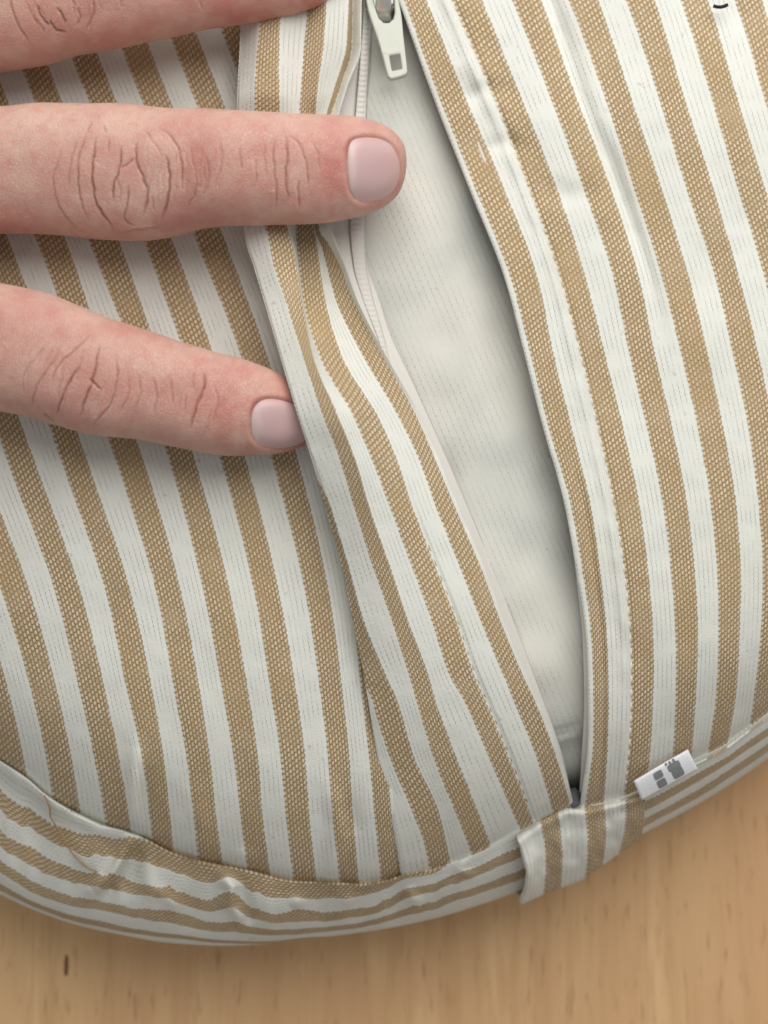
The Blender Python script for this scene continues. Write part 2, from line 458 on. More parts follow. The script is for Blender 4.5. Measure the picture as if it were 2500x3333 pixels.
def lp_z(X, Y, U):
    z = zbase(X, Y) + wrinkle(X, Y, 3, 0.00045)
    z = z - 0.0022 * np.exp(-((seam(X) - Y) / 26)**2)
    z = z + ridge(X, Y, [(445, 2420), (440, 2540), (432, 2640), (425, 2712)], 26, 0.0022) + ridge(X, Y, [(475, 2480), (470, 2600), (478, 2740)], 22, -0.0012)
    z = z + ridge(X, Y, [(1080, 2560), (1100, 2680), (1085, 2800), (1070, 2870)], 30, 0.0018) + ridge(X, Y, [(1140, 2600), (1150, 2720)], 28, -0.0010)
    z = z + ridge(X, Y, [(800, 2760), (790, 2835)], 30, 0.0010) + ridge(X, Y, [(640, 2600), (655, 2700), (650, 2800)], 34, 0.0008)
    # the cloth sinks under the flap fold
    z = z - 0.0035 * sm(2.35, 2.95, U) * (1 - sm(2250, 2600, Y)) * sm(500, 900, Y) - 0.0040 * sm(2.62, 2.95, U) * sm(500, 900, Y) - 0.0012 * sm(2.6, 3.1, U)
    return z
X, Y, U, Z = panel(make_xfun(us, colx, np.array(LROWS, float), ugrid), -500, 260, ugrid, lp_z, tuck=8)
front = grid_obj('left_panel', unproj(X, Y, Z), np.stack([U, Y * 1.07 / 19.0], -1), M_FAB, cushion, 0.0005)
tag(front, 'left half of the striped cover, under the fingers')

# ---- right panel -----------------------------------------------------------
RROWS = [-450, 0, 301, 603, 904, 1141, 1382, 1623, 1864, 2041, 2282, 2463, 2600]
RT = [
 [(1130,1200),(1314,1386),(1423,1506),(1542,1634),(1661,1748),(1723,1797),(1783,1856),(1853,1916),(1897,1952),(1922,1971),(1932,1979),(1928,1974),(1908,1965)],
 [(1275,1370),(1469,1567),(1599,1687),(1717,1807),(1822,1904),(1886,1964),(1943,2024),(1994,2076),(2033,2109),(2050,2123),(2055,2124),(2046,2112),(2030,2092)],
 [(1460,1560),(1667,1760),(1786,1868),(1896,1983),(1997,2079),(2046,2127),(2103,2184),(2154,2232),(2184,2260),(2198,2270),(2199,2263),(2190,2250),(2178,2236)],
 [(1640,1735),(1850,1945),(1964,2046),(2060,2148),(2154,2241),(2214,2299),(2269,2350),(2311,2392),(2335,2410),(2338,2407),(2329,2392),(2302,2359),(2285,2340)],
 [(1825,1915),(2037,2128),(2139,2220),(2230,2317),(2329,2404),(2383,2464),(2434,2513),(2467,2545),(2483,2556),(2478,2545),(2452,2508),(2425,2480),(2400,2452)],
 [(2000,2090),(2214,2302),(2311,2392),(2398,2485),(2489,2570),(2545,2625),(2595,2673),(2625,2700),(2632,2703),(2620,2688),(2580,2640),(2550,2605),(2520,2573)],
]
rus, rcol = [], []
edge_dx = np.array([12,12,13,13,13,13,12,14,14,12,12,12,12], float)
edge_dx += 2
L0 = np.array([p[0] for p in RT[0]], float)
rus.append(-0.10); rcol.append(L0 - edge_dx)
for k in range(12):
    if k < 6: l = np.array([p[0] for p in RT[k]], float); r = np.array([p[1] for p in RT[k]], float)
    else:
        off = (k - 5) * np.array([178, 176, 172, 170, 164, 160, 156, 152, 146, 142, 130, 124, 118], float)
        l = np.array([p[0] for p in RT[5]], float) + off; r = np.array([p[1] for p in RT[5]], float) + off
    rus += [k, k + 0.5]; rcol += [l, r]
rus = np.array(rus); rcol = np.stack(rcol)
rug = np.concatenate([np.linspace(-0.10, 0.5, 16)[:-1], np.linspace(0.5, 1.1, 18)[:-1], np.linspace(1.1, 11.4, 118)])
def rp_z(X, Y, U):
    z = zbase(X, Y) + 0.0009 + wrinkle(X, Y, 21, 0.00050)
    z = z - 0.0010 * np.exp(-((seam(X) - Y) / 26)**2)
    # doubled hem between the edge and the stitch line stands a little higher, puckered by the stitches
    z = z + 0.0005 * (1 - sm(0.86, 1.02, U)) + 0.0006 * sm(2300, 900, Y) * (1 - sm(0.0, 1.0, U)) * 0.6
    pk = np.sin(Y / 34.0 + 2.0 * vnoise(Y / 160, Y * 0 + 3, 5))
    z = z + 0.00012 * pk * np.exp(-((U - 0.90) / 0.16)**2) + 0.0004 * np.exp(-((U - 0.88) / 0.10)**2)
    z = z - 0.0004 * np.exp(-((U - 1.02) / 0.05)**2)
    # the hem rolls over at its edge; nearer the bottom the band narrows and turns up
    z = z - 0.0002 * np.exp(-((U + 0.10) / 0.05)**2)
    z = z - 0.0006 * np.exp(-((U - 0.34) / 0.12)**2) * sm(1400, 1700, Y)
    # soft furrow along the third white band
    z = z - 0.0013 * np.exp(-((U - 2.62 - 0.05 * vnoise(Y / 300, Y * 0, 9)) / 0.16)**2) * sm(1150, 500, Y)
    z = z - 0.0010 * np.exp(-((U - 2.74) / 0.14)**2) * sm(380, 560, Y) * sm(1250, 800, Y)
    # folds across the first white band near the top
    z = z + ridge(X, Y, [(1500, 330), (1580, 290), (1650, 300)], 32, -0.0010) + ridge(X, Y, [(1560, 500), (1640, 470), (1700, 480)], 30, -0.0010)
    z = z + ridge(X, Y, [(1760, 610), (1850, 640), (1960, 620)], 40, -0.0007) + ridge(X, Y, [(1500, 180), (1560, 230), (1610, 330), (1690, 440)], 46, 0.0009)
    return z
X, Y, U, Z = panel(make_xfun(rus, rcol, np.array(RROWS, float), rug), -500, 300, rug, rp_z, tuck=14)
P = unproj(X, Y, Z)
# hem return: roll the edge down and back under
UVp = np.stack([U, Y * 1.10 / 19.0], -1)
def add_hem(P, UVp, side, drops, widths, ucol):
    """extra columns that turn under along the free edge; side 0 = first column, -1 = last column"""
    e = P[:, side]; inner = P[:, 3 if side == 0 else -4]
    dirv = inner - e; dirv[:, 2] = 0; dirv /= np.linalg.norm(dirv, axis=1, keepdims=True) + 1e-12
    cs, us_ = [], []
    for dz, w in zip(drops, widths):
        c = e + dirv * w; c[:, 2] -= dz; cs.append(c)
        uu = UVp[:, side].copy(); uu[:, 0] = ucol; us_.append(uu)
    cs = np.stack(cs, 1); us_ = np.stack(us_, 1)
    if side == 0: return np.concatenate([cs[:, ::-1], P], 1), np.concatenate([us_[:, ::-1], UVp], 1)
    return np.concatenate([P, cs], 1), np.concatenate([UVp, us_], 1)
P, UVp = add_hem(P, UVp, 0, [0.0001, 0.0003, 0.0006, 0.0009], [-0.00010, -0.00016, -0.0001, 0.0006], -0.25)
right = grid_obj('right_panel', P, UVp, M_FAB, cushion, 0.0)
tag(right, 'right half of the striped cover with puckered hem along the zip')
RP_P, RP_X, RP_Y, RP_U = P[:, 4:], X, Y, U

# stitches along the right hem (white thread, boundary of the first white band)
def stitch_run(name, pts, length, gap, rad, mat, parent, lift):
    """short rounded threads along a surface path, joined into one part"""
    d = np.r_[0, np.cumsum(np.linalg.norm(np.diff(pts, axis=0), axis=1))]
    V, F = [], []; s = gap
    while s + length < d[-1]:
        a = np.array([np.interp(s, d, pts[:, k]) for k in range(3)]); b = np.array([np.interp(s + length, d, pts[:, k]) for k in range(3)])
        ax = b - a; L = np.linalg.norm(ax); ax /= L; sd = np.cross(ax, [0, 0, 1]); sd /= np.linalg.norm(sd); up = np.cross(sd, ax)
        base = len(V); n = 6
        for i, (t, r) in enumerate([(0, .25), (.15, .8), (.5, 1.0), (.85, .8), (1, .25)]):
            c = a + ax * L * t + np.array([0, 0, lift]) - up * rad * (1 - r) * 1.2
            for j in range(n):
                th = 2 * math.pi * j / n
                V.append(c + (sd * math.cos(th) + up * math.sin(th)) * rad * r)
        for i in range(4):
            for j in range(n):
                F.append((base + i*n + j, base + i*n + (j+1) % n, base + (i+1)*n + (j+1) % n, base + (i+1)*n + j))
        s += length + gap
    o = mesh_obj(name, np.array(V), F, mat, parent); o['kind'] = 'stuff'; return o
jst = int(np.argmin(abs(rug - 0.985)))
stitch_run('stitching', P[30:-4, jst + 4], 0.0016, 0.0006, 0.00026, M_STITCH, right, 0.00002)

# ---- flap (left hem folded back over a ridge) -------------------------------
# row: y, S, uS, HL, HR, IL, IR, JL, JR, KL, KR, edge
FT = [
 (-450, 745, 2.60, 747, 752, 850, 925, 1010, 1070, 1150, 1162, 1195),
 (48,   782, 2.60, 784, 788, 845, 912, 999, 1059, 1134, 1146, 1175),
 (145,  780, 2.60, 782, 786, 838, 907, 990, 1052, 1129, 1144, 1174),
 (289,  773, 2.60, 775, 779, 828, 907, 980, 1033, 1088, 1105, 1126),
 (420,  770, 2.60, 772, 776, 832, 910, 970, 1024, 1052, 1062, 1092),
 (600,  775, 2.60, 777, 781, 845, 918, 963, 1022, 1032, 1038, 1075),
 (738,  792, 2.60, 794, 798, 864, 934, 963, 1021, 1024, 1035, 1080),
 (801,  803, 2.60, 805, 810, 878, 954, 967, 1032, 1046, 1072, 1098),
 (862,  824, 2.60, 826, 831, 890, 966, 973, 1040, 1062, 1104, 1122),
 (982,  860, 2.60, 862, 866, 930, 984, 988, 1059, 1095, 1152, 1166),
 (1163, 913, 2.60, 915, 919, 987, 1020, 1041, 1113, 1184, 1247, 1260),
 (1344, 966, 2.60, 968, 972, 1047, 1095, 1144, 1222, 1290, 1349, 1363),
 (1481, 1010, 2.58, 1012, 1016, 1101, 1150, 1204, 1285, 1358, 1410, 1424),
 (1662, 1062, 2.40, 1064, 1078, 1156, 1204, 1273, 1345, 1424, 1485, 1498),
 (1843, 1113, 2.30, 1115, 1132, 1213, 1267, 1340, 1415, 1496, 1563, 1576),
 (2023, 1149, 2.20, 1151, 1182, 1276, 1327, 1406, 1484, 1566, 1629, 1642),
 (2204, 1185, 2.05, 1187, 1256, 1333, 1394, 1466, 1544, 1641, 1704, 1717),
 (2281, 1198, 1.90, 1210, 1291, 1355, 1415, 1511, 1578, 1672, 1740, 1753),
 (2462, 1228, 1.62, 1267, 1345, 1409, 1481, 1590, 1653, 1745, 1809, 1822),
 (2643, 1268, 1.52, 1342, 1427, 1481, 1553, 1668, 1722, 1800, 1858, 1870),
 (2763, 1290, 1.51, 1385, 1455, 1529, 1598, 1720, 1765, 1835, 1872, 1882),
 (2900, 1312, 1.51, 1410, 1478, 1575, 1640, 1765, 1805, 1862, 1886, 1894),
]
FT = np.array(FT, float); FR = FT[:, 0]
FX = np.delete(FT[:, 1:], 1, 1).T                       # S, HL, HR, IL, IR, JL, JR, KL, KR, E
FU = np.zeros_like(FX)
for i, r in enumerate(FT):
    uS = r[2]; FU[:, i] = [uS, max(2.0, uS + 0.01), max(2.5, uS + 0.02), 3, 3.5, 4, 4.5, 5, 5.5, 5.72]
# heights above the base sheet, mm, at the same stations
ZR = [-450, 60, 300, 420, 600, 740, 982, 1163, 1344, 1481, 1662, 1843, 2023, 2204, 2400, 2600, 2763, 2900]
ZT = [
 [5, 5, 5, 8, 8, 6, 7, 4, 2, 5.0],
 [5, 5, 5, 8, 8, 6, 7, 4, 2, 5.0],
 [4.5, 4.5, 5, 7, 7, 5, 6, 3, 1.5, 4.0],
 [3, 3, 3.5, 4.8, 4.8, 4, 4, 3, 2.5, 3.5],
 [3, 3, 3.5, 4.8, 4.8, 3.5, 3.5, 3, 3.0, 3.5],
 [5.5, 5.5, 6, 8.0, 7.5, 1.8, 1.4, 1.6, 2.6, 4.5],
 [8.6, 8.6, 9, 11, 10.5, 3.2, 2.4, 2.4, 3.4, 4.6],
 [11.2, 11.2, 11.6, 13.2, 13.2, 9.0, 5, 3.8, 4.0, 4.6],
 [12.5, 12.5, 12.8, 14.2, 14.6, 12.6, 8.0, 5.2, 4.3, 4.4],
 [11.0, 11.0, 11.3, 12.6, 13.2, 11.6, 8.3, 5.8, 4.4, 4.2],
 [7.2, 7.2, 8.4, 9.8, 10.5, 9.6, 7.5, 5.6, 4.2, 4.0],
 [5.0, 5.0, 6.4, 7.8, 8.4, 7.8, 6.2, 5.0, 4.0, 3.8],
 [3.6, 3.7, 5.2, 6.4, 6.7, 6.2, 5.2, 4.4, 3.8, 3.6],
 [2.2, 2.3, 4.2, 5.1, 5.2, 4.8, 4.2, 3.8, 3.4, 3.2],
 [0.9, 1.8, 3.2, 3.9, 3.8, 3.6, 3.2, 2.8, 2.6, 2.4],
 [0.6, 1.4, 2.0, 2.4, 2.4, 2.3, 2.1, 1.9, 1.8, 1.6],
 [0.5, 0.9, 1.1, 1.3, 1.3, 1.2, 1.2, 1.1, 1.1, 1.0],
 [0.4, 0.5, 0.5, 0.5, 0.5, 0.5, 0.5, 0.5, 0.5, 0.5],
]
ZT = np.array(ZT).T / 1000
nst = FX.shape[0]
# fine parameter across the stations
sub = [5, 7, 14, 14, 14, 16, 14, 14, 6]
spos = np.concatenate([np.linspace(i, i + 1, n, endpoint=False) for i, n in enumerate(sub)] + [[nst - 1]])
def stat_interp(A, s, smoothz=False):
    k = np.clip(np.floor(s).astype(int), 0, nst - 2); t = s - k
    if smoothz:   # catmull-rom across stations
        Ap = np.concatenate([2 * A[:1] - A[1:2], A, 2 * A[-1:] - A[-2:-1]])
        p0, p1, p2, p3 = Ap[k], Ap[k+1], Ap[k+2], Ap[k+3]; t = t[:, None]
        return 0.5 * (2*p1 + (p2-p0)*t + (2*p0-5*p1+4*p2-p3)*t*t + (3*p1-p0-3*p2+p3)*t**3)
    return A[k] * (1 - t)[:, None] + A[k + 1] * t[:, None]
def flap_cols(y):
    xs = np.stack([pchip(FR, FX[i], y) for i in range(nst)]); uu = np.stack([pchip(FR, FU[i], y) for i in range(nst)])
    zz = np.stack([pchip(ZR, ZT[i], y) for i in range(nst)])
    return stat_interp(xs, spos), stat_interp(uu, spos), stat_interp(zz, spos)
ncol = len(spos); yend = np.full(ncol, 2750.0)
for _ in range(30):
    xs = np.array([flap_cols(np.array([yy]))[0][j, 0] for j, yy in enumerate(yend)])
    yend = 0.5 * yend + 0.5 * (seam(xs) + 8)
nrow = 380; t = np.linspace(0, 1, nrow)
Y = -450 + (yend[None] + 450) * t[:, None]
X = np.empty_like(Y); U = np.empty_like(Y); Z = np.empty_like(Y)
for j in range(ncol):
    a, b_, c = flap_cols(Y[:, j]); X[:, j], U[:, j], Z[:, j] = a[j], b_[j], c[j]
Z = Z + zbase(X, Y) + wrinkle(X, Y, 41, 0.0003) - 0.0010 * np.exp(-((seam(X) - Y) / 26)**2)
# stitched furrow beside the J band
Z = Z - 0.0004 * np.exp(-((U - 4.54) / 0.045)**2) * sm(1500, 1900, Y)
P = unproj(X, Y, Z); UVp = np.stack([U, Y * 1.12 / 19.0], -1)
# turn the fold under on its left side
e = P[:, 0]; nxt = P[:, 4]; dirv = nxt - e; dirv[:, 2] = 0; dirv /= np.linalg.norm(dirv, axis=1, keepdims=True)
drop = np.clip(pchip(ZR, ZT[0], Y[:, 0]) - 0.0006, 0.0001, 1)
ext, exu = [], []
for a in np.linspace(0, 1, 9)[1:]:
    c = e.copy(); th = a * math.pi * 0.5
    c += dirv * (0.0024 * (1 - math.cos(th)) * np.clip(drop / 0.004, 0.05, 1)[:, None] - 0.0)
    c[:, 2] -= drop * math.sin(th) * 1.0
    ext.append(c); uu = UVp[:, 0].copy(); uu[:, 0] = np.maximum(UVp[:, 0, 0] - a * 0.45, np.where(UVp[:, 0, 0] > 2.5, 2.52, 0)); exu.append(uu)
P = np.concatenate([np.stack(ext[::-1], 1), P], 1); UVp = np.concatenate([np.stack(exu[::-1], 1), UVp], 1)
P, UVp = add_hem(P, UVp, -1, [0.0003, 0.0008, 0.0015, 0.0024], [-0.00008, -0.00008, 0.0, 0.0001], 5.85)
flap = grid_obj('zip_flap', P, UVp, M_FAB, cushion, 0.0)
tag(flap, 'left zip flap folded into a ridge and pushed aside by the fingers')
FLP = P[:, 8:8 + ncol]
jst = int(np.argmin(abs(U[nrow // 2] - 4.53)))
sel = (Y[:, jst] > 1750)
stitch_run('stitching', FLP[sel, jst][:-6], 0.0017, 0.0007, 0.00016, M_THREAD, flap, -0.00008)

# ---- zip tapes ---------------------------------------------------------------
def ribbon(name, rows, mat, parent, nrow=220, nc=14, coil=0.0):
    """rows: y, x left, x right, z left, z right (metres above base)"""
    R = np.array(rows, float); y = np.linspace(R[0, 0], R[-1, 0], nrow)
    xl, xr, zl, zr = [pchip(R[:, 0], R[:, i], y) for i in (1, 2, 3, 4)]
    s = np.linspace(0, 1, nc)
    X = xl[:, None] * (1 - s) + xr[:, None] * s; Y = np.repeat(y[:, None], nc, 1)
    Z = zl[:, None] * (1 - s) + zr[:, None] * s + zbase(X, Y)
    Z = Z + coil * np.sin(np.pi * s)[None] * (1.0 + 0.16 * np.sin(2 * np.pi * Y / 17.0))
    return grid_obj(name, unproj(X, Y, Z), np.stack([np.repeat(s[None] * 3, nrow, 0), Y / 9.0], -1), mat, parent, 0.0004)
zipper = empty('zipper'); zipper.parent = cushion
# left tape: between flap edge and the lining, swelling out below the middle finger
ribbon('zip_tape', [(-400, 1130, 1235, .0012, -.0015), (60, 1140, 1215, .0012, -.0020), (200, 1130, 1207, .0012, -.0020), (340, 1085, 1196, .001, -.0022), (560, 1050, 1188, .001, -.0022),
        (740, 1050, 1186, .001, -.0022), (860, 1080, 1196, .001, -.0022), (960, 1130, 1232, .001, -.0022), (1080, 1190, 1270, .0012, -.0022), (1250, 1280, 1348, .0016, -.0022), (1500, 1400, 1460, .0018, -.0022),
        (1850, 1555, 1606, .0018, -.0022), (2204, 1690, 1742, .0016, -.0020), (2500, 1795, 1842, .0010, -.0018), (2605, 1835, 1862, .0004, -.001)], M_TAPE, zipper)
ribbon('zip_coil', [(-400, 1196, 1232, .0004, -.0010), (60, 1182, 1212, .0002, -.0012), (200, 1172, 1202, .0002, -.0012), (340, 1160, 1194, -.0004, -.0015), (560, 1144, 1188, -.0006, -.0015),
        (740, 1140, 1186, -.0006, -.0016), (860, 1150, 1192, -.0006, -.0016), (960, 1176, 1212, -.0004, -.0014), (1080, 1222, 1246, .0000, -.0010), (1200, 1265, 1276, .0008, .0004), (1330, 1318, 1322, .0020, .0018)], M_TAPE, zipper, 800, 10, 0.0004)
# right tape, showing under the right hem further down
ribbon('zip_tape', [(-400, 1128, 1190, -.001, .001), (0, 1308, 1360, -.001, .001), (500, 1506, 1570, -.001, .001), (1000, 1680, 1740, -.001, .001), (1400, 1786, 1850, -.001, .001), (1560, 1826, 1890, -.0012, .0002),
        (1732, 1858, 1915, -.0015, .0), (1900, 1878, 1930, -.0016, .0), (2101, 1897, 1945, -.0016, .0), (2282, 1901, 1950, -.0016, .0), (2463, 1893, 1945, -.0014, .0), (2590, 1886, 1930, -.0012, -.0004)], M_TAPE, zipper)
stop = unproj(1868, 2596, zbase(1868, 2596) - 0.0008)
bm = bmesh.new(); bmesh.ops.create_cube(bm, size=1)
bmesh.ops.scale(bm, vec=(0.0017, 0.0030, 0.0013), verts=bm.verts); bmesh.ops.bevel(bm, geom=bm.edges[:], offset=0.0003, segments=3, affect='EDGES')
me = bpy.data.meshes.new('zip_stop'); bm.to_mesh(me); bm.free(); me.materials.append(M_DARKM)
o = bpy.data.objects.new('zip_stop', me); COL.objects.link(o); o.location = stop.tolist(); o.parent = zipper; o.rotation_euler = (0, 0, 0.15)

# slider + pull
def flat_curve(name, outlines, z0, thick, bev, mat, parent, tiltz=0.0):
    cu = bpy.data.curves.new(name, 'CURVE'); cu.dimensions = '2D'; cu.fill_mode = 'BOTH'
    for pts in outlines:
        w = unproj([p[0] for p in pts], [p[1] for p in pts], z0)
        sp = cu.splines.new('POLY'); sp.points.add(len(pts) - 1); sp.use_cyclic_u = True
        for q, c in zip(sp.points, w): q.co = (c[0], c[1], 0, 1)
    cu.extrude = thick / 2 - bev; cu.bevel_depth = bev; cu.bevel_resolution = 3; cu.offset = -bev
    t = bpy.data.objects.new(name, cu); COL.objects.link(t)
    dg = bpy.context.evaluated_depsgraph_get(); me = bpy.data.meshes.new_from_object(t.evaluated_get(dg)); me.name = name
    bpy.data.objects.remove(t); me.materials.clear(); me.materials.append(mat)
    for v in me.vertices: v.co.z += z0 + tiltz * (v.co.y - 0.08)
    o = bpy.data.objects.new(name, me); COL.objects.link(o); o.parent = parent
    for p in me.polygons: p.use_smooth = True
    try:
        me.set_sharp_from_angle(angle=math.radians(40))
    except Exception: pass
    return o
def chaikin(p, n=2):
    for _ in range(n):
        q = []
        for i in range(len(p)):
            a, b = p[i], p[(i + 1) % len(p)]
            q += [(a[0]*.75+b[0]*.25, a[1]*.75+b[1]*.25), (a[0]*.25+b[0]*.75, a[1]*.25+b[1]*.75)]
        p = q
    return p
pull_out = [(1178, -70), (1183, -40), (1190, 0), (1197, 35), (1204, 60), (1219, 103), (1233, 145), (1248, 200), (1258, 240), (1263, 254), (1272, 262), (1298, 256), (1321, 247), (1326, 238),
            (1325, 225), (1319, 170), (1313, 120), (1309, 75), (1305, 43), (1298, 10), (1291, -20), (1282, -60), (1262, -84), (1224, -92), (1190, -86)]
pull_u = [(1214, -40), (1217, 0), (1224, 40), (1234, 66), (1250, 79), (1266, 79), (1280, 66), (1285, 45), (1283, 10), (1276, -40), (1262, -58), (1230, -60)]
pull_w = [(1267, 186), (1301, 180), (1308, 228), (1276, 235)]
ZP = float(zbase(1260, 150)) + 0.0020
slider = empty('zip_slider'); slider.parent = zipper
def sub2(p):   # keep corners but soften a little
    q = []
    for i in range(len(p)):
        a, b, c = p[i-1], p[i], p[(i+1) % len(p)]
        q += [(b[0]*.88+a[0]*.12, b[1]*.88+a[1]*.12), (b[0]*.97+(a[0]+c[0])*.015, b[1]*.97+(a[1]+c[1])*.015), (b[0]*.88+c[0]*.12, b[1]*.88+c[1]*.12)]
    return q
pull = flat_curve('zip_pull', [sub2(pull_out), sub2(pull_u), sub2(pull_w)], ZP, 0.0011, 0.00028, M_PULL, zipper)
inset = flat_curve('pull_inset', [sub2([(1225, 92), (1300, 84), (1306, 166), (1262, 178), (1244, 172)])], ZP + 0.00052, 0.00012, 0.00003, M_PULL, pull)
slider_o = None
bpy.data.objects.remove(slider)
def lathe_box(name, c, dims, bev, mat, parent, rot=0.0):
    bm = bmesh.new(); bmesh.ops.create_cube(bm, size=1); bmesh.ops.scale(bm, vec=dims, verts=bm.verts)
    bmesh.ops.bevel(bm, geom=bm.edges[:], offset=bev, segments=4, profile=0.6, affect='EDGES')
    me = bpy.data.meshes.new(name); bm.to_mesh(me); bm.free(); me.materials.append(mat)
    for p in me.polygons: p.use_smooth = True
    o = bpy.data.objects.new(name, me); COL.objects.link(o); o.location = c; o.rotation_euler = (0, 0, rot); o.parent = parent; return o
sl = lathe_box('slider_body', unproj(1232, -62, ZP - 0.0022).tolist(), (0.0062, 0.0105, 0.0022), 0.0009, M_METAL, zipper, 0.15)
# bridge: an arched loop through the eye of the pull
y = np.linspace(0, 1, 24); V, F = [], []
pc = unproj(1243, -70, ZP); pe = unproj(1250, 46, ZP)
for i, tt in enumerate(y):
    c = pc * (1 - tt) + pe * tt; c = c.copy(); c[2] = ZP - 0.0016 + 0.0032 * math.sin(math.pi * min(1, max(0, tt)))**0.6
    for j in range(12):
        th = 2 * math.pi * j / 12
        V.append(c + np.array([0.0013 * math.cos(th), 0.0, 0.0006 * math.sin(th)]))
for i in range(23):
    for j in range(12): F.append((i*12+j, i*12+(j+1) % 12, (i+1)*12+(j+1) % 12, (i+1)*12+j))
mesh_obj('slider_bridge', np.array(V), F, M_METAL, sl)
bpy.data.objects['slider_bridge'].parent = sl
bpy.data.objects['slider_bridge'].matrix_parent_inverse = (Matrix.Translation(sl.location) @ Matrix.Rotation(0.15, 4, 'Z')).inverted()

# ---- boxing (side wall) --------------------------------------------------------
# station: x, then seam u, then (y, u) marks down to the silhouette
BX = [
 (-1000, -0.5, [(1750, -.5)]),  # placeholder, replaced below
]
def marks(ys_brown, y_seam, y_sil, first):
    """ys_brown: list of (start,end) of coloured bands; first = index of first band"""
    pts = [(y_seam, None)]
    m = []
    for i, (a, b) in enumerate(ys_brown): m += [(a, first + i), (b, first + i + 0.5)]
    return m
BT = {
 0:    (-.46, [(2574, 0), (2634, .5), (2700, 1), (2757, 1.5), (2803, 2), (2842, 2.5), (2878, 3), (2898, 3.5)], 3.8),
 121:  (-.44, [(2655, 0), (2718, .5), (2781, 1), (2833, 1.5), (2876, 2), (2911, 2.5), (2940, 3), (2956, 3.5)], 3.8),
 241:  (-.40, [(2708, 0), (2770, .5), (2826, 1), (2870, 1.5), (2917, 2), (2949, 2.5), (2980, 3), (2998, 3.5)], 3.8),
 330:  (-.30, [(2722, 0), (2784, .5), (2842, 1), (2886, 1.5), (2934, 2), (2964, 2.5), (3000, 3), (3018, 3.5)], 3.8),
 395:  (-.12, [(2727, 0), (2790, .5), (2845, 1), (2897, 1.5), (2948, 2), (2978, 2.5), (3015, 3), (3032, 3.5)], 3.8),
 430:  (-.04, [(2722, 0), (2795, .5), (2862, 1), (2902, 1.5), (2954, 2), (2982, 2.5), (3022, 3), (3036, 3.5)], 3.8),
 490:  (.02, [(2805, .5), (2878, 1), (2912, 1.5), (2954, 2), (2992, 2.5), (3030, 3), (3045, 3.5)], 3.8),
 600:  (.06, [(2848, .5), (2907, 1), (2948, 1.5), (2978, 2), (3018, 2.5), (3046, 3), (3057, 3.5)], 3.8),
 680:  (.10, [(2872, .5), (2930, 1), (2965, 1.5), (2998, 2), (3028, 2.5), (3056, 3), (3066, 3.5)], 3.75),
 748:  (.05, [(2856, .5), (2907, 1), (2958, 1.5), (3002, 2), (3034, 2.5), (3062, 3), (3070, 3.5)], 3.7),
 810:  (.02, [(2892, .5), (2942, 1), (2982, 1.5), (3014, 2), (3040, 2.5), (3064, 3), (3072, 3.5)], 3.65),
 900:  (.03, [(2918, .5), (2972, 1), (3004, 1.5), (3026, 2), (3044, 2.5), (3062, 3), (3070, 3.5)], 3.6),
 985:  (.04, [(2926, .5), (2966, 1), (3000, 1.5), (3022, 2), (3040, 2.5), (3052, 3)], 3.3),
 1100: (.10, [(2928, .5), (2968, 1), (2994, 1.5), (3012, 2), (3028, 2.5)], 2.95),
 1222: (.22, [(2904, .5), (2944, 1), (2974, 1.5), (2992, 2), (3010, 2.5)], 2.9),
 1324: (.38, [(2860, .5), (2894, 1), (2926, 1.5), (2956, 2), (2978, 2.5)], 2.9),
 1403: (.46, [(2845, .5), (2878, 1), (2906, 1.5), (2938, 2), (2962, 2.5)], 2.9),
 1500: (.55, [(2838, 1), (2866, 1.5), (2900, 2), (2926, 2.5)], 2.85),
 1600: (.62, [(2797, 1), (2826, 1.5), (2866, 2), (2894, 2.5)], 2.85),
 1680: (.66, [(2762, 1), (2798, 1.5), (2838, 2), (2866, 2.5)], 2.85),
 1900: (.66, [(2676, 1), (2712, 1.5), (2750, 2), (2782, 2.5)], 2.85),
 2100: (.62, [(2608, 1), (2640, 1.5), (2664, 2), (2688, 2.5)], 2.85),
 2230: (.60, [(2540, 1), (2568, 1.5), (2594, 2), (2620, 2.5)], 2.85),
 2380: (.60, [(2454, 1), (2478, 1.5), (2502, 2), (2528, 2.5)], 2.85),
 2500: (.60, [(2368, 1), (2394, 1.5), (2420, 2), (2446, 2.5)], 2.85),
}
bxs = sorted(BT); NT = 60
tb = np.linspace(0, 1, NT)
Ust = []
for x in bxs:
    u0, mk, u1 = BT[x]; y0, y1 = float(seam(x)), float(sil(x))
    ys = [y0] + [m[0] for m in mk] + [y1]; uu = [u0] + [m[1] for m in mk] + [u1]
    ys = np.maximum.accumulate(np.array(ys) + np.arange(len(ys)) * 1e-3)
    Ust.append(np.interp(y0 + (y1 - y0) * tb, ys, uu))
Ust = np.array(Ust)
xg = np.concatenate([np.linspace(-900, -20, 50), np.linspace(-10, 2500, 520), np.linspace(2520, 3150, 40)])
Ug = np.stack([pchip(bxs, Ust[:, j], np.clip(xg, 0, 2500)) for j in range(NT)], 1)
y0 = seam(xg); y1 = sil(xg)
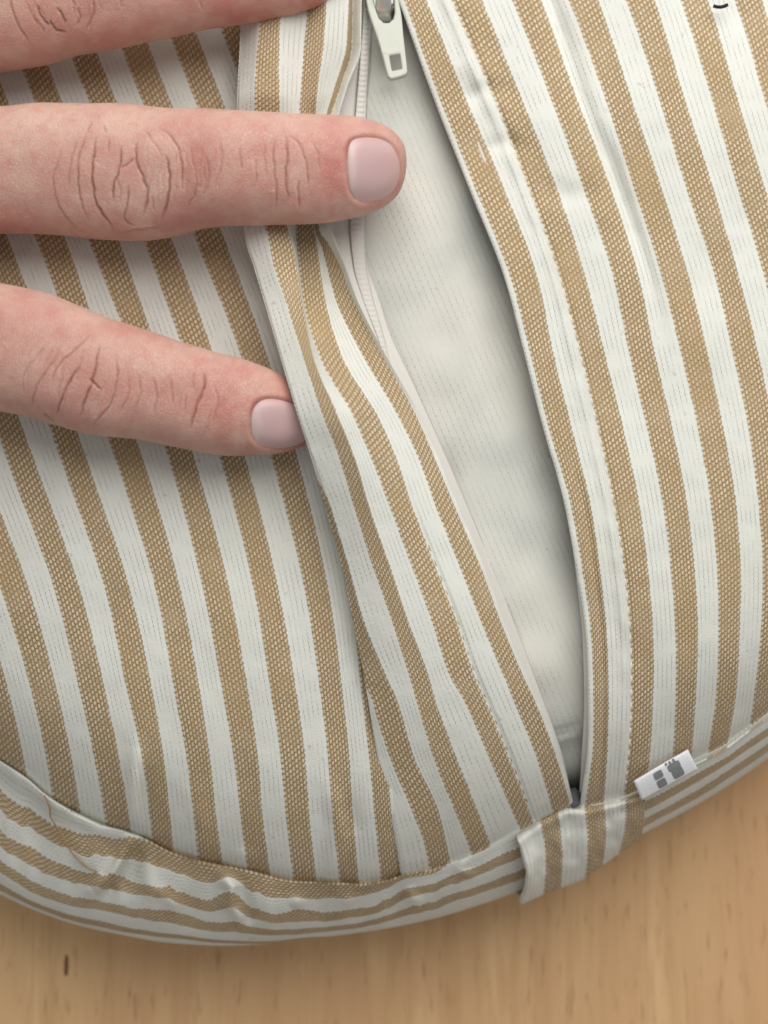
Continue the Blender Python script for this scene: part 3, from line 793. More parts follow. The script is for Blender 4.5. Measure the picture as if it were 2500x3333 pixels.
# two-sided wall profile: lip, bulge to the equator, then tucked under to the table
tt = tb
Yb = y0[:, None] + (y1 - y0)[:, None] * tt
Xb = np.repeat(xg[:, None], NT, 1)
zs = zbase(xg, y0)
prof = (1 - np.sqrt(np.clip(1 - tt**2.0, 0, 1))) * 0.62 + tt * 0.38
Zb = zs[:, None] + (ZEQ - zs)[:, None] * prof
lift = 0.0016 * np.exp(-(tt / 0.10)**2)[None] * (sm(520, 260, xg) + 0.30)[:, None]
Zb = Zb + lift
pk = (vnoise(Xb / 62, Yb / 240, 61) * 0.0007 + vnoise(Xb / 150, Yb / 300, 62) * 0.0009 + vnoise(Xb / 30, Yb / 90, 63) * 0.00018) * np.sin(np.pi * np.clip(tt, 0.02, 0.98))[None]**0.7
Zb = Zb + 1.5 * pk * (0.35 + 0.65 * sm(1700, 1500, Xb))
Ug = Ug + (0.10 * vnoise(Xb / 55, tb[None] * 2.2 + Xb * 0, 71) + 0.07 * vnoise(Xb / 24, tb[None] * 3 + Xb * 0, 72)) * np.sin(np.pi * tb)[None] * (0.3 + 0.7 * sm(1700, 1500, Xb))
def rg(pts, w, h): return ridge(Xb, Yb, pts, w, h)
Zb = Zb + rg([(430, 2716), (400, 2800), (360, 2860), (300, 2900)], 24, 0.0034) + rg([(425, 2770), (390, 2850), (350, 2905)], 15, -0.0026) + rg([(455, 2760), (430, 2850), (400, 2900)], 20, -0.0010)
Zb = Zb + rg([(720, 2850), (755, 2890), (750, 2945), (790, 3010)], 24, 0.0028) + rg([(790, 2880), (800, 2960), (830, 3010)], 28, -0.0012)
Zb = Zb + rg([(500, 2890), (560, 2940), (600, 2960)], 24, 0.0010) + rg([(980, 2920), (960, 2960)], 22, 0.0012) + rg([(1320, 2890), (1345, 2930), (1380, 2945)], 22, 0.0013)
Zb = Zb + rg([(1520, 2790), (1500, 2830), (1545, 2860)], 20, 0.0012) + rg([(1160, 2900), (1120, 2950)], 26, 0.0010)
Pb = unproj(Xb, Yb, Zb)
UVb = np.stack([Ug, Xb * 1.05 / 17.0], -1)
# tuck above the seam
pre = unproj(xg, y0 - 10, zbase(xg, y0 - 10) - 0.002)[:, None]; pre2 = unproj(xg, y0 - 3, zs + 0.0004 + lift[:, 0] * 0.8)[:, None]
# below the equator, tucked under
under, uu = [], []
eq = Pb[:, -1]; inn = Pb[:, -30] - eq; inn[:, 2] = 0; inn /= np.linalg.norm(inn, axis=1, keepdims=True)
for i in range(1, 13):
    th = i / 12 * math.pi / 2
    c = eq + inn * (0.006 * (1 - math.cos(th))); c[:, 2] = ZEQ - (ZEQ - 0.0006) * math.sin(th); under.append(c)
    q = UVb[:, -1].copy(); q[:, 0] += i * 0.22; uu.append(q)
Pb = np.concatenate([pre, pre2, Pb, np.stack(under, 1)], 1)
UVb = np.concatenate([UVb[:, :1], UVb[:, :1], UVb, np.stack(uu, 1)], 1)
boxing = grid_obj('side_wall', Pb, UVb, M_FAB, cushion, 0.0)
tag(boxing, 'puckered side wall of the cover with stripes running round it')
me = boxing.data
dn = sum(p.normal.y for p in list(me.polygons)[::53])
if dn > 0: me.flip_normals()

# ---- cloth joining band over the wall -----------------------------------------
top = np.array([(1672, 2718), (1725, 2682), (1778, 2652), (1853, 2621), (1913, 2622), (1973, 2608), (2040, 2596), (2092, 2586)], float)
bot = np.array([(1694, 2944), (1735, 2926), (1778, 2908), (1850, 2882), (1898, 2862), (1960, 2818), (2010, 2782), (2090, 2728)], float)
uk = np.array([-.55, -.15, 0.25, 1.0, 1.45, 1.8, 2.3, 2.6])
# stripes: brown bands at these fractions across
fr = np.array([0, .235, .40, .655, .845, 1.05, 1.29, 1.5]) 
cx_top = np.interp(np.linspace(0, 1, 60), np.linspace(0, 1, 8), top[:, 0])
bands_u = [-0.47, 0, 0.5, 1, 1.5, 2, 2.5]
bands_top = [1672, 1756, 1811, 1902, 1963, 2036, 2092]
bands_bot = [1694, 1768, 1824, 1904, 1960, 2012, 2090]
n1 = 90; n2 = 36
ub = np.linspace(-0.47, 2.48, n1)
tx = np.interp(ub, bands_u, bands_top); bx_ = np.interp(ub, bands_u, bands_bot)
ty = pchip(top[:, 0], top[:, 1], tx); by = pchip(bot[:, 0], bot[:, 1], bx_)
s = np.linspace(0, 1, n2)[:, None]
bulge = np.exp(-((ub + 0.47) / 0.35)**2)[None] * np.sin(np.pi * np.clip(s * 0.9 + 0.05, 0, 1))
Xp = tx * (1 - s) + bx_ * s + 24 * bulge + 10 * np.sin(np.pi * s)
Yp = ty * (1 - s) + by * s
z0 = zbase(tx, ty)
pr = (1 - np.sqrt(np.clip(1 - (s * 0.99)**2, 0, 1))) * 0.60 + s * 0.40
Zp = z0 + 0.0012 + (ZEQ + 0.0012 - z0 - 0.0012) * pr + 0.0009 * np.sin(np.pi * s) + 0.0010 * np.exp(-((s - 0.10) / 0.08)**2) - 0.002 * np.exp(-((s) / 0.04)**2)
Zp = Zp + 0.0022 * bulge + 0.0006 * vnoise(Xp / 48, Yp / 120, 77) + 0.0004 * vnoise(Xp / 25, Yp / 30, 78)
Pp = unproj(Xp, Yp, Zp)
ext = []
for i in range(1, 10):
    th = i / 9 * math.pi / 2; c = Pp[-1].copy(); c[:, 1] += 0.006 * (1 - math.cos(th)); c[:, 2] -= (c[:, 2] - 0.001) * math.sin(th); ext.append(c)
Pp = np.concatenate([Pp, np.stack(ext)], 0)
vv_ = np.linspace(0, 20, Pp.shape[0])
UVq = np.stack([np.repeat(ub[None], Pp.shape[0], 0), np.repeat(vv_[:, None], n1, 1)], -1)
band = grid_obj('joining_band', Pp, UVq, M_FAB, cushion, 0.0)
so = band.modifiers.new('thickness', 'SOLIDIFY'); so.thickness = 0.0009; so.offset = -1
tag(band, 'short striped band wrapped over the side wall below the zip end')

# ---- label ----------------------------------------------------------------------
TL, TR, BR, BL = np.array([2064, 2544.]), np.array([2240, 2440.]), np.array([2272, 2505.]), np.array([2090, 2606.])
zl = float(zbase(2160, 2500)) + 0.0036
def lab(u, v, dz=0.0):
    p = (TL * (1-u) + TR * u) * (1-v) + (BL * (1-u) + BR * u) * v
    z = zl - 0.0022 * v**1.5 + 0.0006 * math.sin(3.0 * u + 0.4) * (1 - v) + dz
    return unproj(p[0], p[1], z)
nu, nv = 24, 12
Pl = np.array([[lab(i / (nu-1), j / (nv-1)) for i in range(nu)] for j in range(nv)])
UVl = np.array([[(i / nu * 6, j / nv * 10) for i in range(nu)] for j in range(nv)], float)
label = grid_obj('label', Pl, UVl, M_LABEL, cushion, 0.0004)
tag(label, 'small white sewn-in label with grey square print')
def ink(name, poly):
    """print: a flat patch laid just over the label"""
    poly = chaikin(poly, 2); c = np.mean(poly, 0); V = [lab(u, v, 0.00006) for u, v in poly] + [lab(c[0], c[1], 0.00007)]
    n = len(poly)
    o = mesh_obj(name, V, [(i, (i + 1) % n, n) for i in range(n)], M_INK, label, smooth=False)
    if o.data.polygons[0].normal.z < 0: o.data.flip_normals()
def rectp(u0, v0, u1, v1): return [(u0, v0), ((u0+u1)/2, v0), (u1, v0), (u1, (v0+v1)/2), (u1, v1), ((u0+u1)/2, v1), (u0, v1), (u0, (v0+v1)/2)]
ink('print_mark', rectp(.32, .14, .475, .50)); ink('print_mark', rectp(.32, .55, .475, .92))
ink('print_mark', rectp(.575, .16, .79, .50)); ink('print_mark', rectp(.60, .46, .79, .90))
ink('print_mark', rectp(.56, .00, .60, .13)); ink('print_mark', rectp(.625, .01, .665, .18)); ink('print_mark', rectp(.69, .0, .735, .18))

# ---- loose thread ------------------------------------------------------------------
def tube(name, pts, rad, mat, parent=None, n=6):
    pts = np.asarray(pts, float); V, F = [], []
    for i, c in enumerate(pts):
        a = pts[min(i + 1, len(pts) - 1)] - pts[max(i - 1, 0)]; a /= np.linalg.norm(a); sd = np.cross(a, [0, 0, 1.0]); sd /= np.linalg.norm(sd); up = np.cross(sd, a)
        for j in range(n):
            th = 2 * math.pi * j / n; V.append(c + (sd * math.cos(th) + up * math.sin(th)) * rad)
    for i in range(len(pts) - 1):
        for j in range(n): F.append((i*n+j, i*n+(j+1) % n, (i+1)*n+(j+1) % n, (i+1)*n+j))
    return mesh_obj(name, V, F, mat, parent)
def wall_z(x, y):
    t = np.clip((y - seam(x)) / (sil(x) - seam(x)), 0, 1)
    zs_ = zbase(x, seam(x)); return np.where(y < seam(x), zbase(x, y) + 0.0008, zs_ + (ZEQ - zs_) * ((1 - np.sqrt(np.clip(1 - t**2, 0, 1))) * 0.62 + t * 0.38) + 0.0016 * np.exp(-(t / .1)**2) + 0.0012)
th = np.array([(133, 2575), (150, 2600), (162, 2630), (165, 2660), (181, 2685), (205, 2725), (232, 2772), (262, 2805), (290, 2826), (318, 2838)], float)
q = np.linspace(0, 9, 50); tx_ = cr(range(10), th[:, 0], q); ty_ = cr(range(10), th[:, 1], q)
tube('loose_thread', unproj(tx_, ty_, wall_z(tx_, ty_)), 0.00013, M_THREAD, cushion)

# ---- dark lint on the right panel ---------------------------------------------------
lx = np.linspace(2322, 2368, 14); ly = 17 + 6 * np.sin((lx - 2322) / 46 * 3.0) - (lx - 2345) * 0.1
lint = tube('lint', unproj(lx, ly, zbase(lx, ly) + 0.0023), 0.00030, M_LINT)
tag(lint, 'short dark thread of lint lying on a white stripe of the cover', 'lint')

# ---- inner cushion --------------------------------------------------------------------
xi = np.linspace(-600, 2950, 150); si = np.linspace(0, 1, 190)
yt = -520.0; ye = seam_s(xi) - 10
Xi = np.repeat(xi[None], len(si), 0); Yi = yt + (ye - yt)[None] * si[:, None]
Zi = zbase(Xi, Yi) - 0.0033 + 0.0008 * vnoise(Xi / 240, Yi / 300, 91) + 0.0005 * vnoise(Xi / 90, Yi / 120, 92) - 0.006 * sm(140, 0, seam_s(Xi) - Yi)
Zi = Zi + 0.0008 * np.exp(-((Xi - (1380 + 0.22 * (Yi - 800))) / 150)**2)
Zi = Zi - ridge(Xi, Yi, [(1700, 2440), (1790, 2402), (1900, 2350)], 10, 0.0012) - 0.0012 * sm(2400, 2460, Yi + 0.4 * (Xi - 1790))
xb = 1000 + np.maximum(0, Yi - 740) * 0.42
Zi = Zi - 0.006 * sm(0, 160, xb - Xi)
ang = -0.40
Ui = (Xi * math.cos(ang) + Yi * math.sin(ang)) / 21.0; Vi = (-Xi * math.sin(ang) + Yi * math.cos(ang)) / 25.0
Pi = unproj(Xi, Yi, Zi)
# close the body: drop the rim to just above the table
R, C = Pi.shape[:2]
ids = np.arange(R * C).reshape(R, C); F = np.stack([ids[:-1, :-1], ids[1:, :-1], ids[1:, 1:], ids[:-1, 1:]], -1).reshape(-1, 4).tolist()
V = Pi.reshape(-1, 3).tolist(); UVi = np.stack([Ui, Vi], -1).reshape(-1, 2).tolist()
rim = list(ids[0, :]) + list(ids[1:, -1]) + list(ids[-1, -2::-1]) + list(ids[-2:0:-1, 0])
base = len(V)
for r in rim: V.append([V[r][0] * 0.97, V[r][1] * 0.97, 0.003]); UVi.append(UVi[r])
nr = len(rim)
for i in range(nr): F.append([rim[i], rim[(i+1) % nr], base + (i+1) % nr, base + i])
V.append([0.0, 0.03, 0.003]); UVi.append([0, 0])
for i in range(nr): F.append([base + i, base + (i+1) % nr, base + nr])
inner = mesh_obj('inner_cushion', V, F, M_INNER, None, UVi)
bm = bmesh.new(); bm.from_mesh(inner.data); bmesh.ops.recalc_face_normals(bm, faces=bm.faces); bm.to_mesh(inner.data); bm.free()
tag(inner, 'plain white inner cushion showing through the open zip', 'cushion')

# ------------------------------------------------------------------ hand
def finger_rings(st, zc, flat=0.86, nring=90, nseg=40):
    """st: x, top, bottom in the photograph; zc: centre height"""
    S = np.array(st, float); x = S[:, 0]
    d = np.r_[0, np.cumsum(np.hypot(np.diff(x), np.diff((S[:, 1] + S[:, 2]) / 2)))]
    q = np.linspace(0, d[-1], nring)
    xq = pchip(d, x, q); tq = pchip(d, S[:, 1], q); bq = pchip(d, S[:, 2], q)
    zz = pchip(d, np.interp(x, [p[0] for p in zc], [p[1] for p in zc]), q)
    cy = (tq + bq) / 2; slope = np.gradient(cy, xq + 1e-9 * np.arange(nring))
    hw = (bq - tq) / 2 * np.cos(np.arctan(np.clip(slope, -0.6, 0.6)))
    Cn = unproj(xq, cy, zz)
    _, _, dep = proj(Cn)
    rad = hw * dep / FPX
    rings = []
    for i in range(nring):
        a = Cn[min(i + 1, nring - 1)] - Cn[max(i - 1, 0)]; a /= np.linalg.norm(a)
        view = CAM - Cn[i]; view /= np.linalg.norm(view)
        sd = np.cross(a, view); sd /= np.linalg.norm(sd); up = np.cross(sd, a)
        th = np.linspace(0, 2 * math.pi, nseg, endpoint=False)
        ex = 2.25
        c_, s_ = np.cos(th), np.sin(th)
        px_ = np.sign(c_) * np.abs(c_)**(2/ex); py_ = np.sign(s_) * np.abs(s_)**(2/ex)
        rings.append(Cn[i] + rad[i] * (px_[:, None] * sd + py_[:, None] * up * flat))
    return np.array(rings)
def tube_bm(V, F, rings):
    b = len(V); n = rings.shape[1]; m = rings.shape[0]
    V += rings.reshape(-1, 3).tolist()
    for i in range(m - 1):
        for j in range(n): F.append((b+i*n+j, b+i*n+(j+1) % n, b+(i+1)*n+(j+1) % n, b+(i+1)*n+j))
    for i, o in ((0, 1), (m - 1, 0)):
        V.append(rings[i].mean(0).tolist()); c = len(V) - 1
        for j in range(n):
            a_, b_ = b+i*n+j, b+i*n+(j+1) % n
            F.append((c, b_, a_) if o else (c, a_, b_))
mid_st = [(-760, 330, 850), (-620, 318, 850), (-300, 345, 800), (0, 354, 757), (181, 343, 762), (362, 345, 779), (452, 349, 782), (542, 356, 767), (663, 361, 739), (753, 365, 732), (900, 371, 730), (1000, 376, 727), (1100, 379, 714),
          (1182, 391, 694), (1235, 412, 674), (1268, 440, 650), (1290, 476, 620), (1301, 512, 588), (1305, 538, 564)]
idx_st = [(-700, 830, 1330), (-500, 835, 1300), (-250, 880, 1300), (0, 921, 1339), (113, 942, 1366), (226, 985, 1402), (324, 1028, 1424), (452, 1068, 1436), (565, 1108, 1455), (678, 1140, 1478), (791, 1170, 1490), (867, 1200, 1491),
          (930, 1240, 1482), (985, 1280, 1466), (1025, 1318, 1444), (1048, 1352, 1420), (1056, 1376, 1402)]
rng_st = [(-720, -140, 350), (-600, -150, 330), (-300, -172, 268), (0, -190, 222), (113, -196, 203), (226, -206, 172), (377, -220, 146), (527, -236, 115), (678, -250, 84), (829, -260, 60), (942, -258, 38), (1040, -235, 4),
          (1085, -200, -40), (1105, -160, -85), (1112, -135, -112)]
pin_st = [(-720, -560, -160), (-400, -590, -210), (-100, -620, -260), (150, -640, -300), (400, -655, -340), (560, -650, -370), (640, -620, -410), (670, -570, -460)]
HV, HF = [], []
mr = finger_rings(mid_st, [(-760, .074), (-300, .0675), (0, .0655), (450, .0660), (800, .0685), (1050, .0668), (1180, .0635), (1314, .0585)])
tube_bm(HV, HF, mr)
tube_bm(HV, HF, finger_rings(idx_st, [(-700, .074), (-250, .0665), (0, .0645), (330, .0650), (700, .0630), (900, .0612), (1056, .0590)]))
tube_bm(HV, HF, finger_rings(rng_st, [(-720, .074), (-300, .0690), (0, .0675), (250, .0685), (700, .0690), (950, .0670), (1112, .0625)]))
tube_bm(HV, HF, finger_rings(pin_st, [(-720, .073), (-300, .0690), (150, .0690), (670, .0640)]))
def limb(pts, rads, flat=0.8):
    P_ = np.array([unproj(p[0], p[1], p[2]) for p in pts]); d = np.r_[0, np.cumsum(np.linalg.norm(np.diff(P_, axis=0), axis=1))]
    q = np.linspace(0, d[-1], 50); C_ = np.stack([pchip(d, P_[:, k], q) for k in range(3)], 1); r_ = pchip(d, rads, q)
    rr = []
    for i in range(50):
        a = C_[min(i+1, 49)] - C_[max(i-1, 0)]; a /= np.linalg.norm(a); sd = np.cross(a, [0, 0, 1.]); sd /= np.linalg.norm(sd); up = np.cross(sd, a)
        t_ = np.linspace(0, 2*math.pi, 32, endpoint=False); rr.append(C_[i] + r_[i] * (np.cos(t_)[:, None] * sd + np.sin(t_)[:, None] * up * flat))
    return np.array(rr)
tube_bm(HV, HF, limb([(-600, 590, .072), (-1200, 590, .078), (-2250, 590, .074)], [.0120, .0150, .0150]))
tube_bm(HV, HF, limb([(-560, 1070, .072), (-1200, 960, .077), (-2250, 700, .073)], [.0118, .0155, .0150]))
tube_bm(HV, HF, limb([(-590, 100, .072), (-1200, 240, .077), (-2250, 480, .073)], [.0118, .0150, .0150]))
tube_bm(HV, HF, limb([(-600, -350, .070), (-1200, -60, .074), (-2250, 400, .071)], [.0105, .0150, .0150]))
tube_bm(HV, HF, limb([(-2150, 590, .072), (-2700, 590, .072), (-3600, 590, .075)], [.0260, .0255, .0290], 0.72))
tube_bm(HV, HF, limb([(-2000, 850, .066), (-1500, 1300, .064), (-1000, 1640, .062), (-640, 1760, .060), (-360, 1770, .058)], [.0150, .0150, .0108, .0104, .0060]))
me = bpy.data.meshes.new('hand'); me.from_pydata([tuple(v) for v in HV], [], HF); me.update()
hand = bpy.data.objects.new('hand', me); COL.objects.link(hand)
rm = hand.modifiers.new('r', 'REMESH'); rm.mode = 'VOXEL'; rm.voxel_size = 0.00055
s1 = hand.modifiers.new('s', 'SMOOTH'); s1.iterations = 8; s1.factor = 0.5
dg = bpy.context.evaluated_depsgraph_get(); me2 = bpy.data.meshes.new_from_object(hand.evaluated_get(dg))
hand.modifiers.clear(); hand.data = me2; me2.name = 'hand'; bpy.data.meshes.remove(me)
# finer mesh where the skin folds are
bm = bmesh.new(); bm.from_mesh(me2)
vco = np.array([v.co[:] for v in bm.verts]); vno = np.array([v.normal[:] for v in bm.verts])
hx, hy, _ = proj(vco); facing = ((CAM - vco) * vno).sum(1) / np.linalg.norm(CAM - vco, axis=1)
vis = (facing > 0.12) & (hx > -60) & (hx < 1340) & (hy > -90) & (hy < 1560)
bm.verts.ensure_lookup_table()
es = [e for e in bm.edges if vis[e.verts[0].index] and vis[e.verts[1].index]]
bmesh.ops.subdivide_edges(bm, edges=es, cuts=3, use_grid_fill=True)
bm.to_mesh(me2); bm.free()
n = len(me2.vertices); co = np.empty(n * 3, np.float32); me2.vertices.foreach_get('co', co); co = co.reshape(-1, 3).astype(float)
ed = np.empty(len(me2.edges) * 2, np.int32); me2.edges.foreach_get('vertices', ed); ed = ed.reshape(-1, 2)
deg = np.bincount(ed.ravel(), minlength=n)[:, None]
for _ in range(6):       # relax the subdivision
    acc = np.zeros((n, 3))
    for k in range(3):
        acc[:, k] = np.bincount(ed[:, 0], co[ed[:, 1], k], n) + np.bincount(ed[:, 1], co[ed[:, 0], k], n)
    co = co * 0.5 + 0.5 * acc / deg
me2.vertices.foreach_set('co', co.astype(np.float32).ravel()); me2.update()
no = np.empty(n * 3, np.float32); me2.vertices.foreach_get('normal', no); no = no.reshape(-1, 3).astype(float)
hx, hy, _ = proj(co); facing = ((CAM - co) * no).sum(1) / np.linalg.norm(CAM - co, axis=1)
def tr(pts, ox, oy, s): return [(ox + p[0] * s, oy + p[1] * s) for p in pts]
C1, C2, C3, C4 = (0, 300, .6028), (700, 0, .4822), (0, 834, .7536), (0, 0, .7536)
CR = []
def add(c, w, dpt, *ls):
    for l in ls: CR.append((tr(l, *c), w, dpt))
add(C1, 6.5, 1.0, [(520,240),(500,380),(500,500),(530,620),(620,750)], [(655,290),(640,430),(605,530),(610,600)], [(745,250),(730,350),(770,460),(795,550),(770,680)], [(895,330),(915,450),(905,580),(875,700)])
add(C1, 6.0, 0.65, [(470,210),(430,330),(420,470),(440,600),(480,690)], [(695,500),(685,620),(675,690),(730,720)], [(850,180),(940,260),(980,380),(985,540)], [(725,360),(650,420)])
add(C1, 6.5, 0.38, [(410,260),(380,380),(370,520)], [(330,330),(285,480),(320,620),(420,750)], [(770,200),(830,280),(880,350)], [(1030,290),(1050,400),(1060,500),(1010,640)], [(1100,330),(1130,430),(1090,580)], [(590,250),(580,330)], [(1180,240),(1200,370),(1160,520)], [(560,180),(575,220)], [(500,150),(470,210)], [(640,760),(760,740),(860,730)], [(1290,300),(1300,420)], [(820,560),(830,650)])
add(C2, 5.5, 0.9, [(480,910),(485,1050),(480,1160),(495,1370)])
add(C2, 5.5, 0.65, [(390,930),(395,1100),(410,1250),(410,1430)], [(490,910),(560,960),(600,1060),(630,1200),(635,1290)], [(560,1220),(570,1420)])
add(C2, 5.0, 0.40, [(640,940),(690,1020),(710,1150)], [(330,950),(345,1200)], [(20,980),(45,1120)], [(170,1000),(180,1150)], [(270,1060),(275,1260)])
add(C3, 6.5, 1.0, [(430,380),(415,450),(400,530),(370,610),(340,700)], [(345,470),(300,540),(270,610),(240,690)], [(880,490),(885,560),(850,640),(820,750)], [(385,530),(435,582)])
add(C3, 6.0, 0.65, [(400,330),(330,400),(240,490),(225,560)], [(250,420),(190,510),(150,590),(135,660)], [(500,420),(505,520),(490,610),(400,730)], [(185,680),(235,715)])
add(C3, 6.0, 0.38, [(555,500),(560,580),(510,690)], [(600,500),(605,600),(580,680)], [(920,540),(940,640),(910,740)], [(800,590),(800,680)], [(660,520),(680,610),(660,680)], [(740,530),(745,640)], [(200,380),(130,470),(90,540)], [(840,500),(830,580)])
add(C4, 6.5, 0.9, [(215,80),(240,130),(290,140)], [(160,20),(190,90),(220,112)], [(250,30),(270,70),(285,105)])
add(C4, 6.0, 0.6, [(330,40),(350,70),(330,110)], [(40,-20),(60,70),(130,190)], [(400,-10),(400,60),(370,130)])
add(C4, 6.0, 0.35, [(110,0),(150,80),(200,150)], [(520,0),(530,40)], [(860,0),(880,50)], [(310,-10),(330,30)])
# faint secondary arcs around each knuckle
rs = random.Random(3)
for (kx, ky, rx, ry, rot, cnt) in [(425, 565, 250, 175, 0.0, 22), (235, 1225, 190, 165, 0.22, 18), (225, 20, 180, 150, -0.12, 12), (640, 560, 90, 160, 0.0, 8), (640, 1330, 80, 130, 0.25, 8)]:
    for i in range(cnt):
        f = rs.uniform(-1, 1); hgt = rs.uniform(0.25, 0.8) * math.sqrt(max(0.05, 1 - f * f * 0.7)); mid = rs.uniform(-0.35, 0.35)
        pl = []
        for t_ in np.linspace(-1, 1, 6):
            yy_ = mid + t_ * hgt * 0.6; xx_ = f * (1 + 0.0 * t_) - 0.22 * f * abs(yy_)**1.5 + rs.uniform(-.02, .02)
            X0, Y0 = xx_ * rx, yy_ * ry
            pl.append((kx + X0 * math.cos(rot) - Y0 * math.sin(rot), ky + X0 * math.sin(rot) + Y0 * math.cos(rot)))
        CR.append((pl, 6.0, rs.uniform(0.10, 0.26)))
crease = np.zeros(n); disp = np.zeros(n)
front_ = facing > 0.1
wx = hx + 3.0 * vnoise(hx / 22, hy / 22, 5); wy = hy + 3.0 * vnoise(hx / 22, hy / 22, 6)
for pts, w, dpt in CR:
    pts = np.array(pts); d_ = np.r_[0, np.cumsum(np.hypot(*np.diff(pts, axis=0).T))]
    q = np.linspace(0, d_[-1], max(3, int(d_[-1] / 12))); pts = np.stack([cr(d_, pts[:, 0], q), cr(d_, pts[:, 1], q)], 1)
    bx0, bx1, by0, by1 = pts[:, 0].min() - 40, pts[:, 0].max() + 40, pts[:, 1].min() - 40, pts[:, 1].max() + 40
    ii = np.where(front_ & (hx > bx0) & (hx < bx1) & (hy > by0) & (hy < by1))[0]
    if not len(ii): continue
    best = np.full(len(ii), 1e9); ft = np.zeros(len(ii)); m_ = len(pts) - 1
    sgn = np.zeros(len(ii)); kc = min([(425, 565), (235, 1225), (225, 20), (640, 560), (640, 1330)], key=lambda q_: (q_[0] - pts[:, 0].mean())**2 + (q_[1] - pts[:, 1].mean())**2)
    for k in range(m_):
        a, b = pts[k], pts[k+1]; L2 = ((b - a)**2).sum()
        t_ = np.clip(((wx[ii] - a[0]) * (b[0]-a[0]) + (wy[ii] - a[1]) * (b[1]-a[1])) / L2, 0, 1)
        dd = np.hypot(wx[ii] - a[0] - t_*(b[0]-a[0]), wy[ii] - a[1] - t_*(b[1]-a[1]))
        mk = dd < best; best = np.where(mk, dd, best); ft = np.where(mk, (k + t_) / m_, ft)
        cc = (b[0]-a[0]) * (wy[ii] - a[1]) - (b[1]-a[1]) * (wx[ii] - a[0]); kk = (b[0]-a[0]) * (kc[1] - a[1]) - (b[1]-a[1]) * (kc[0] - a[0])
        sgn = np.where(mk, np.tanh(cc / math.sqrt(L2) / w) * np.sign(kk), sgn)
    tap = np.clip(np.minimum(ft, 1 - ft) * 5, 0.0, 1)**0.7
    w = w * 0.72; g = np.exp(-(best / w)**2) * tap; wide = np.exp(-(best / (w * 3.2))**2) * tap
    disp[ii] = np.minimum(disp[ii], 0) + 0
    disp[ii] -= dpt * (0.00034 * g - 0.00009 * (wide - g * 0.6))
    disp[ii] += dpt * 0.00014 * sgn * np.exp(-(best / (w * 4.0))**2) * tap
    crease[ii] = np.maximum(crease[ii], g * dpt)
# soft flesh unevenness
disp += 0.00010 * vnoise(co[:, 0] / 0.004, co[:, 1] / 0.004 + co[:, 2] / 0.004, 31)
co2 = co + no * disp[:, None]
# nails sit in a bed: press the flesh down a little along the nail outline
MID_NAIL = [(1131, 548), (1129, 500), (1136, 462), (1158, 447), (1200, 443), (1245, 449), (1280, 470), (1300, 510), (1308, 554), (1300, 598), (1280, 630), (1245, 652), (1205, 662), (1165, 655), (1142, 630), (1133, 590)]
IDX_NAIL = [(814, 1378), (818, 1335), (838, 1305), (872, 1294), (920, 1300), (975, 1320), (1015, 1345), (1038, 1382), (1020, 1420), (980, 1450), (930, 1463), (875, 1460), (838, 1446), (820, 1418)]
def inside_dist(poly, x, y):
    p = np.array(chaikin(poly, 2)); best = np.full(len(x), 1e9); ins = np.zeros(len(x), bool)
    for k in range(len(p)):
        a, b = p[k], p[(k+1) % len(p)]; L2 = ((b-a)**2).sum()
        t_ = np.clip(((x - a[0])*(b[0]-a[0]) + (y - a[1])*(b[1]-a[1])) / L2, 0, 1)
        best = np.minimum(best, np.hypot(x - a[0] - t_*(b[0]-a[0]), y - a[1] - t_*(b[1]-a[1])))
        c_ = ((a[1] > y) != (b[1] > y)) & (x < (b[0]-a[0]) * (y - a[1]) / (b[1]-a[1] + 1e-12) + a[0]); ins ^= c_
    return np.where(ins, -best, best)
for poly in (MID_NAIL, IDX_NAIL):
    p = np.array(poly); ii = np.where(front_ & (hx > p[:, 0].min()-60) & (hx < p[:, 0].max()+60) & (hy > p[:, 1].min()-60) & (hy < p[:, 1].max()+60))[0]
    dd = inside_dist(poly, hx[ii], hy[ii])
    away = 1 - sm(p[:, 0].max() - 70, p[:, 0].max() - 10, hx[ii])      # no fold at the free end
    press = np.where(dd < 0, -0.00030, -0.00022 * np.exp(-(dd / 6)**2) + 0.00010 * np.exp(-((dd - 16) / 11)**2) * away)
    co2[ii] += no[ii] * press[:, None]
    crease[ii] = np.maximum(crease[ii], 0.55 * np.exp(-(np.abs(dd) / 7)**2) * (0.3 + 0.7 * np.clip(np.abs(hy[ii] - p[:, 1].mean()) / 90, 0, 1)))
redness = np.zeros(n)  # redder, darker skin at knuckles and tips, over the index and along finger edges
for (x0, y0_, rx, ry, a) in [(300, 560, 190, 190, .30), (640, 560, 110, 200, .55), (830, 560, 130, 210, .45), (1090, 540, 110, 230, .75), (1240, 560, 110, 190, .8), (170, 1220, 170, 200, .35), (650, 1310, 110, 180, .5), (800, 1330, 140, 190, .70), (960, 1380, 100, 150, .95),
                             (220, 60, 170, 170, .4), (760, 0, 190, 140, .75), (1000, -80, 170, 160, .9), (500, 60, 160, 120, .45), (20, 760, 160, 90, .6), (60, 1080, 130, 140, .1), (0, 240, 170, 60, .4), (450, 1270, 520, 190, .46), (0, 1040, 240, 110, .5), (300, 120, 500, 90, .45), (600, 720, 500, 50, .45), (330, 1080, 420, 50, .45)]:
    redness = np.maximum(redness, a * np.exp(-((hx - x0) / rx)**2 - ((hy - y0_) / ry)**2))
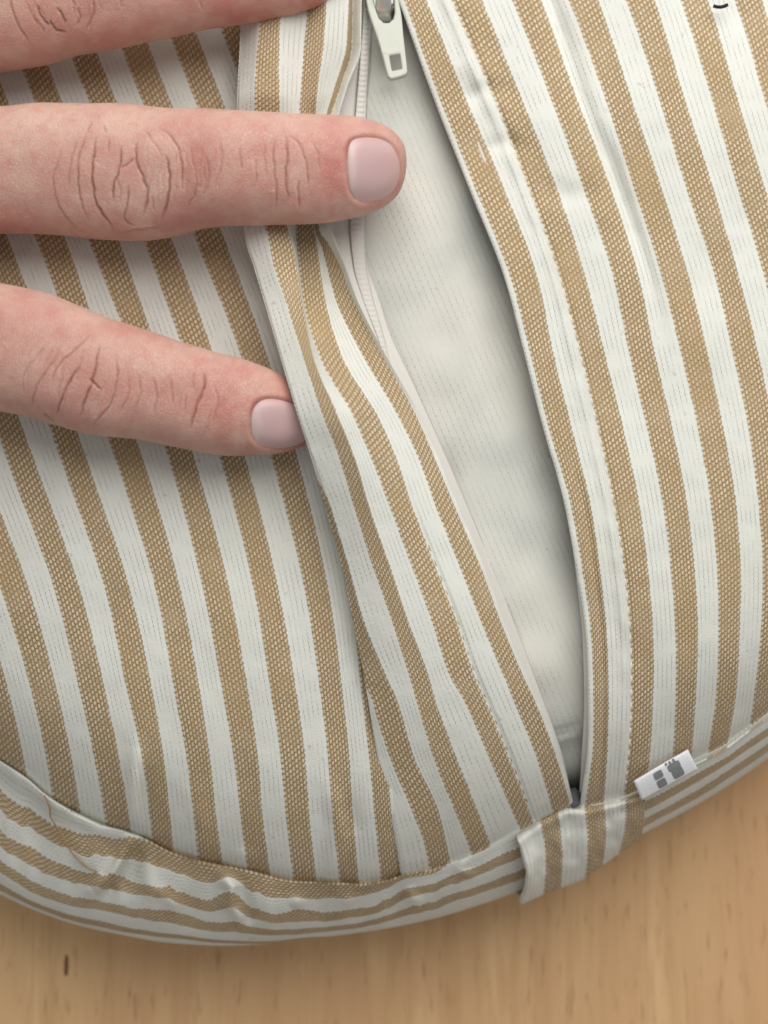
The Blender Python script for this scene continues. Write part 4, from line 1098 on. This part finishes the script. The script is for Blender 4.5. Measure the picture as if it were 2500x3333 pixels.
redness = np.clip(1.3 * redness * (0.85 + 0.35 * vnoise(hx / 60, hy / 60, 8) + 0.25 * vnoise(hx / 22, hy / 22, 9)), 0, 1)
me2.vertices.foreach_set('co', co2.astype(np.float32).ravel())
for nm, arr in (('redness', redness), ('crease', np.clip(crease, 0, 1))):
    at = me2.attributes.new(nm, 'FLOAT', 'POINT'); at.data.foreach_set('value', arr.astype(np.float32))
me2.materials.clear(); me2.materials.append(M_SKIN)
me2.polygons.foreach_set('use_smooth', [True] * len(me2.polygons)); me2.update()
tag(hand, "person's left hand reaching in from the left, fingers holding the zip flap open", 'hand')
# nails
bvh = BVHTree.FromObject(hand, bpy.context.evaluated_depsgraph_get())
def nail(poly, lift):
    p = np.array(chaikin(poly, 2)); c = p.mean(0); n_ = len(p); rows = 14
    V, UVn = [], []
    x0, x1, y0_, y1 = p[:, 0].min(), p[:, 0].max(), p[:, 1].min(), p[:, 1].max()
    def hit(x, y):
        a = unproj(x, y, 0.02); d = Vector((a - CAM).tolist()).normalized()
        h = bvh.ray_cast(Vector(CAM.tolist()), d)
        return (np.array(h[0]), np.array(h[1])) if h[0] is not None else (None, None)
    for r in range(rows + 1):
        f = r / rows
        for k in range(n_ if r else 1):
            x, y = c + (p[k] - c) * f
            P_, N_ = hit(x, y)
            if P_ is None: P_, N_ = hit(*(c + (p[k] - c) * f * 0.9))
            prof_ = 0.00052 * (1 - f**6) - 0.00012 * f**6
            V.append(P_ + np.array([0, 0, 1.0]) * (prof_ + lift)); UVn.append(((x - x0) / (x1 - x0), (y - y0_) / (y1 - y0_)))
    F = [(0, 1 + k, 1 + (k+1) % n_) for k in range(n_)]
    for r in range(1, rows):
        a = 1 + (r-1) * n_; b = 1 + r * n_
        for k in range(n_): F.append((a+k, b+k, b+(k+1) % n_, a+(k+1) % n_))
    o = mesh_obj('fingernail', V, F, M_NAIL, hand, UVn)
    if sum(q.normal.z for q in o.data.polygons) < 0: o.data.flip_normals()
    sm_ = o.modifiers.new('s', 'SMOOTH'); sm_.iterations = 3
nail(MID_NAIL, 0.0); nail(IDX_NAIL, 0.0)
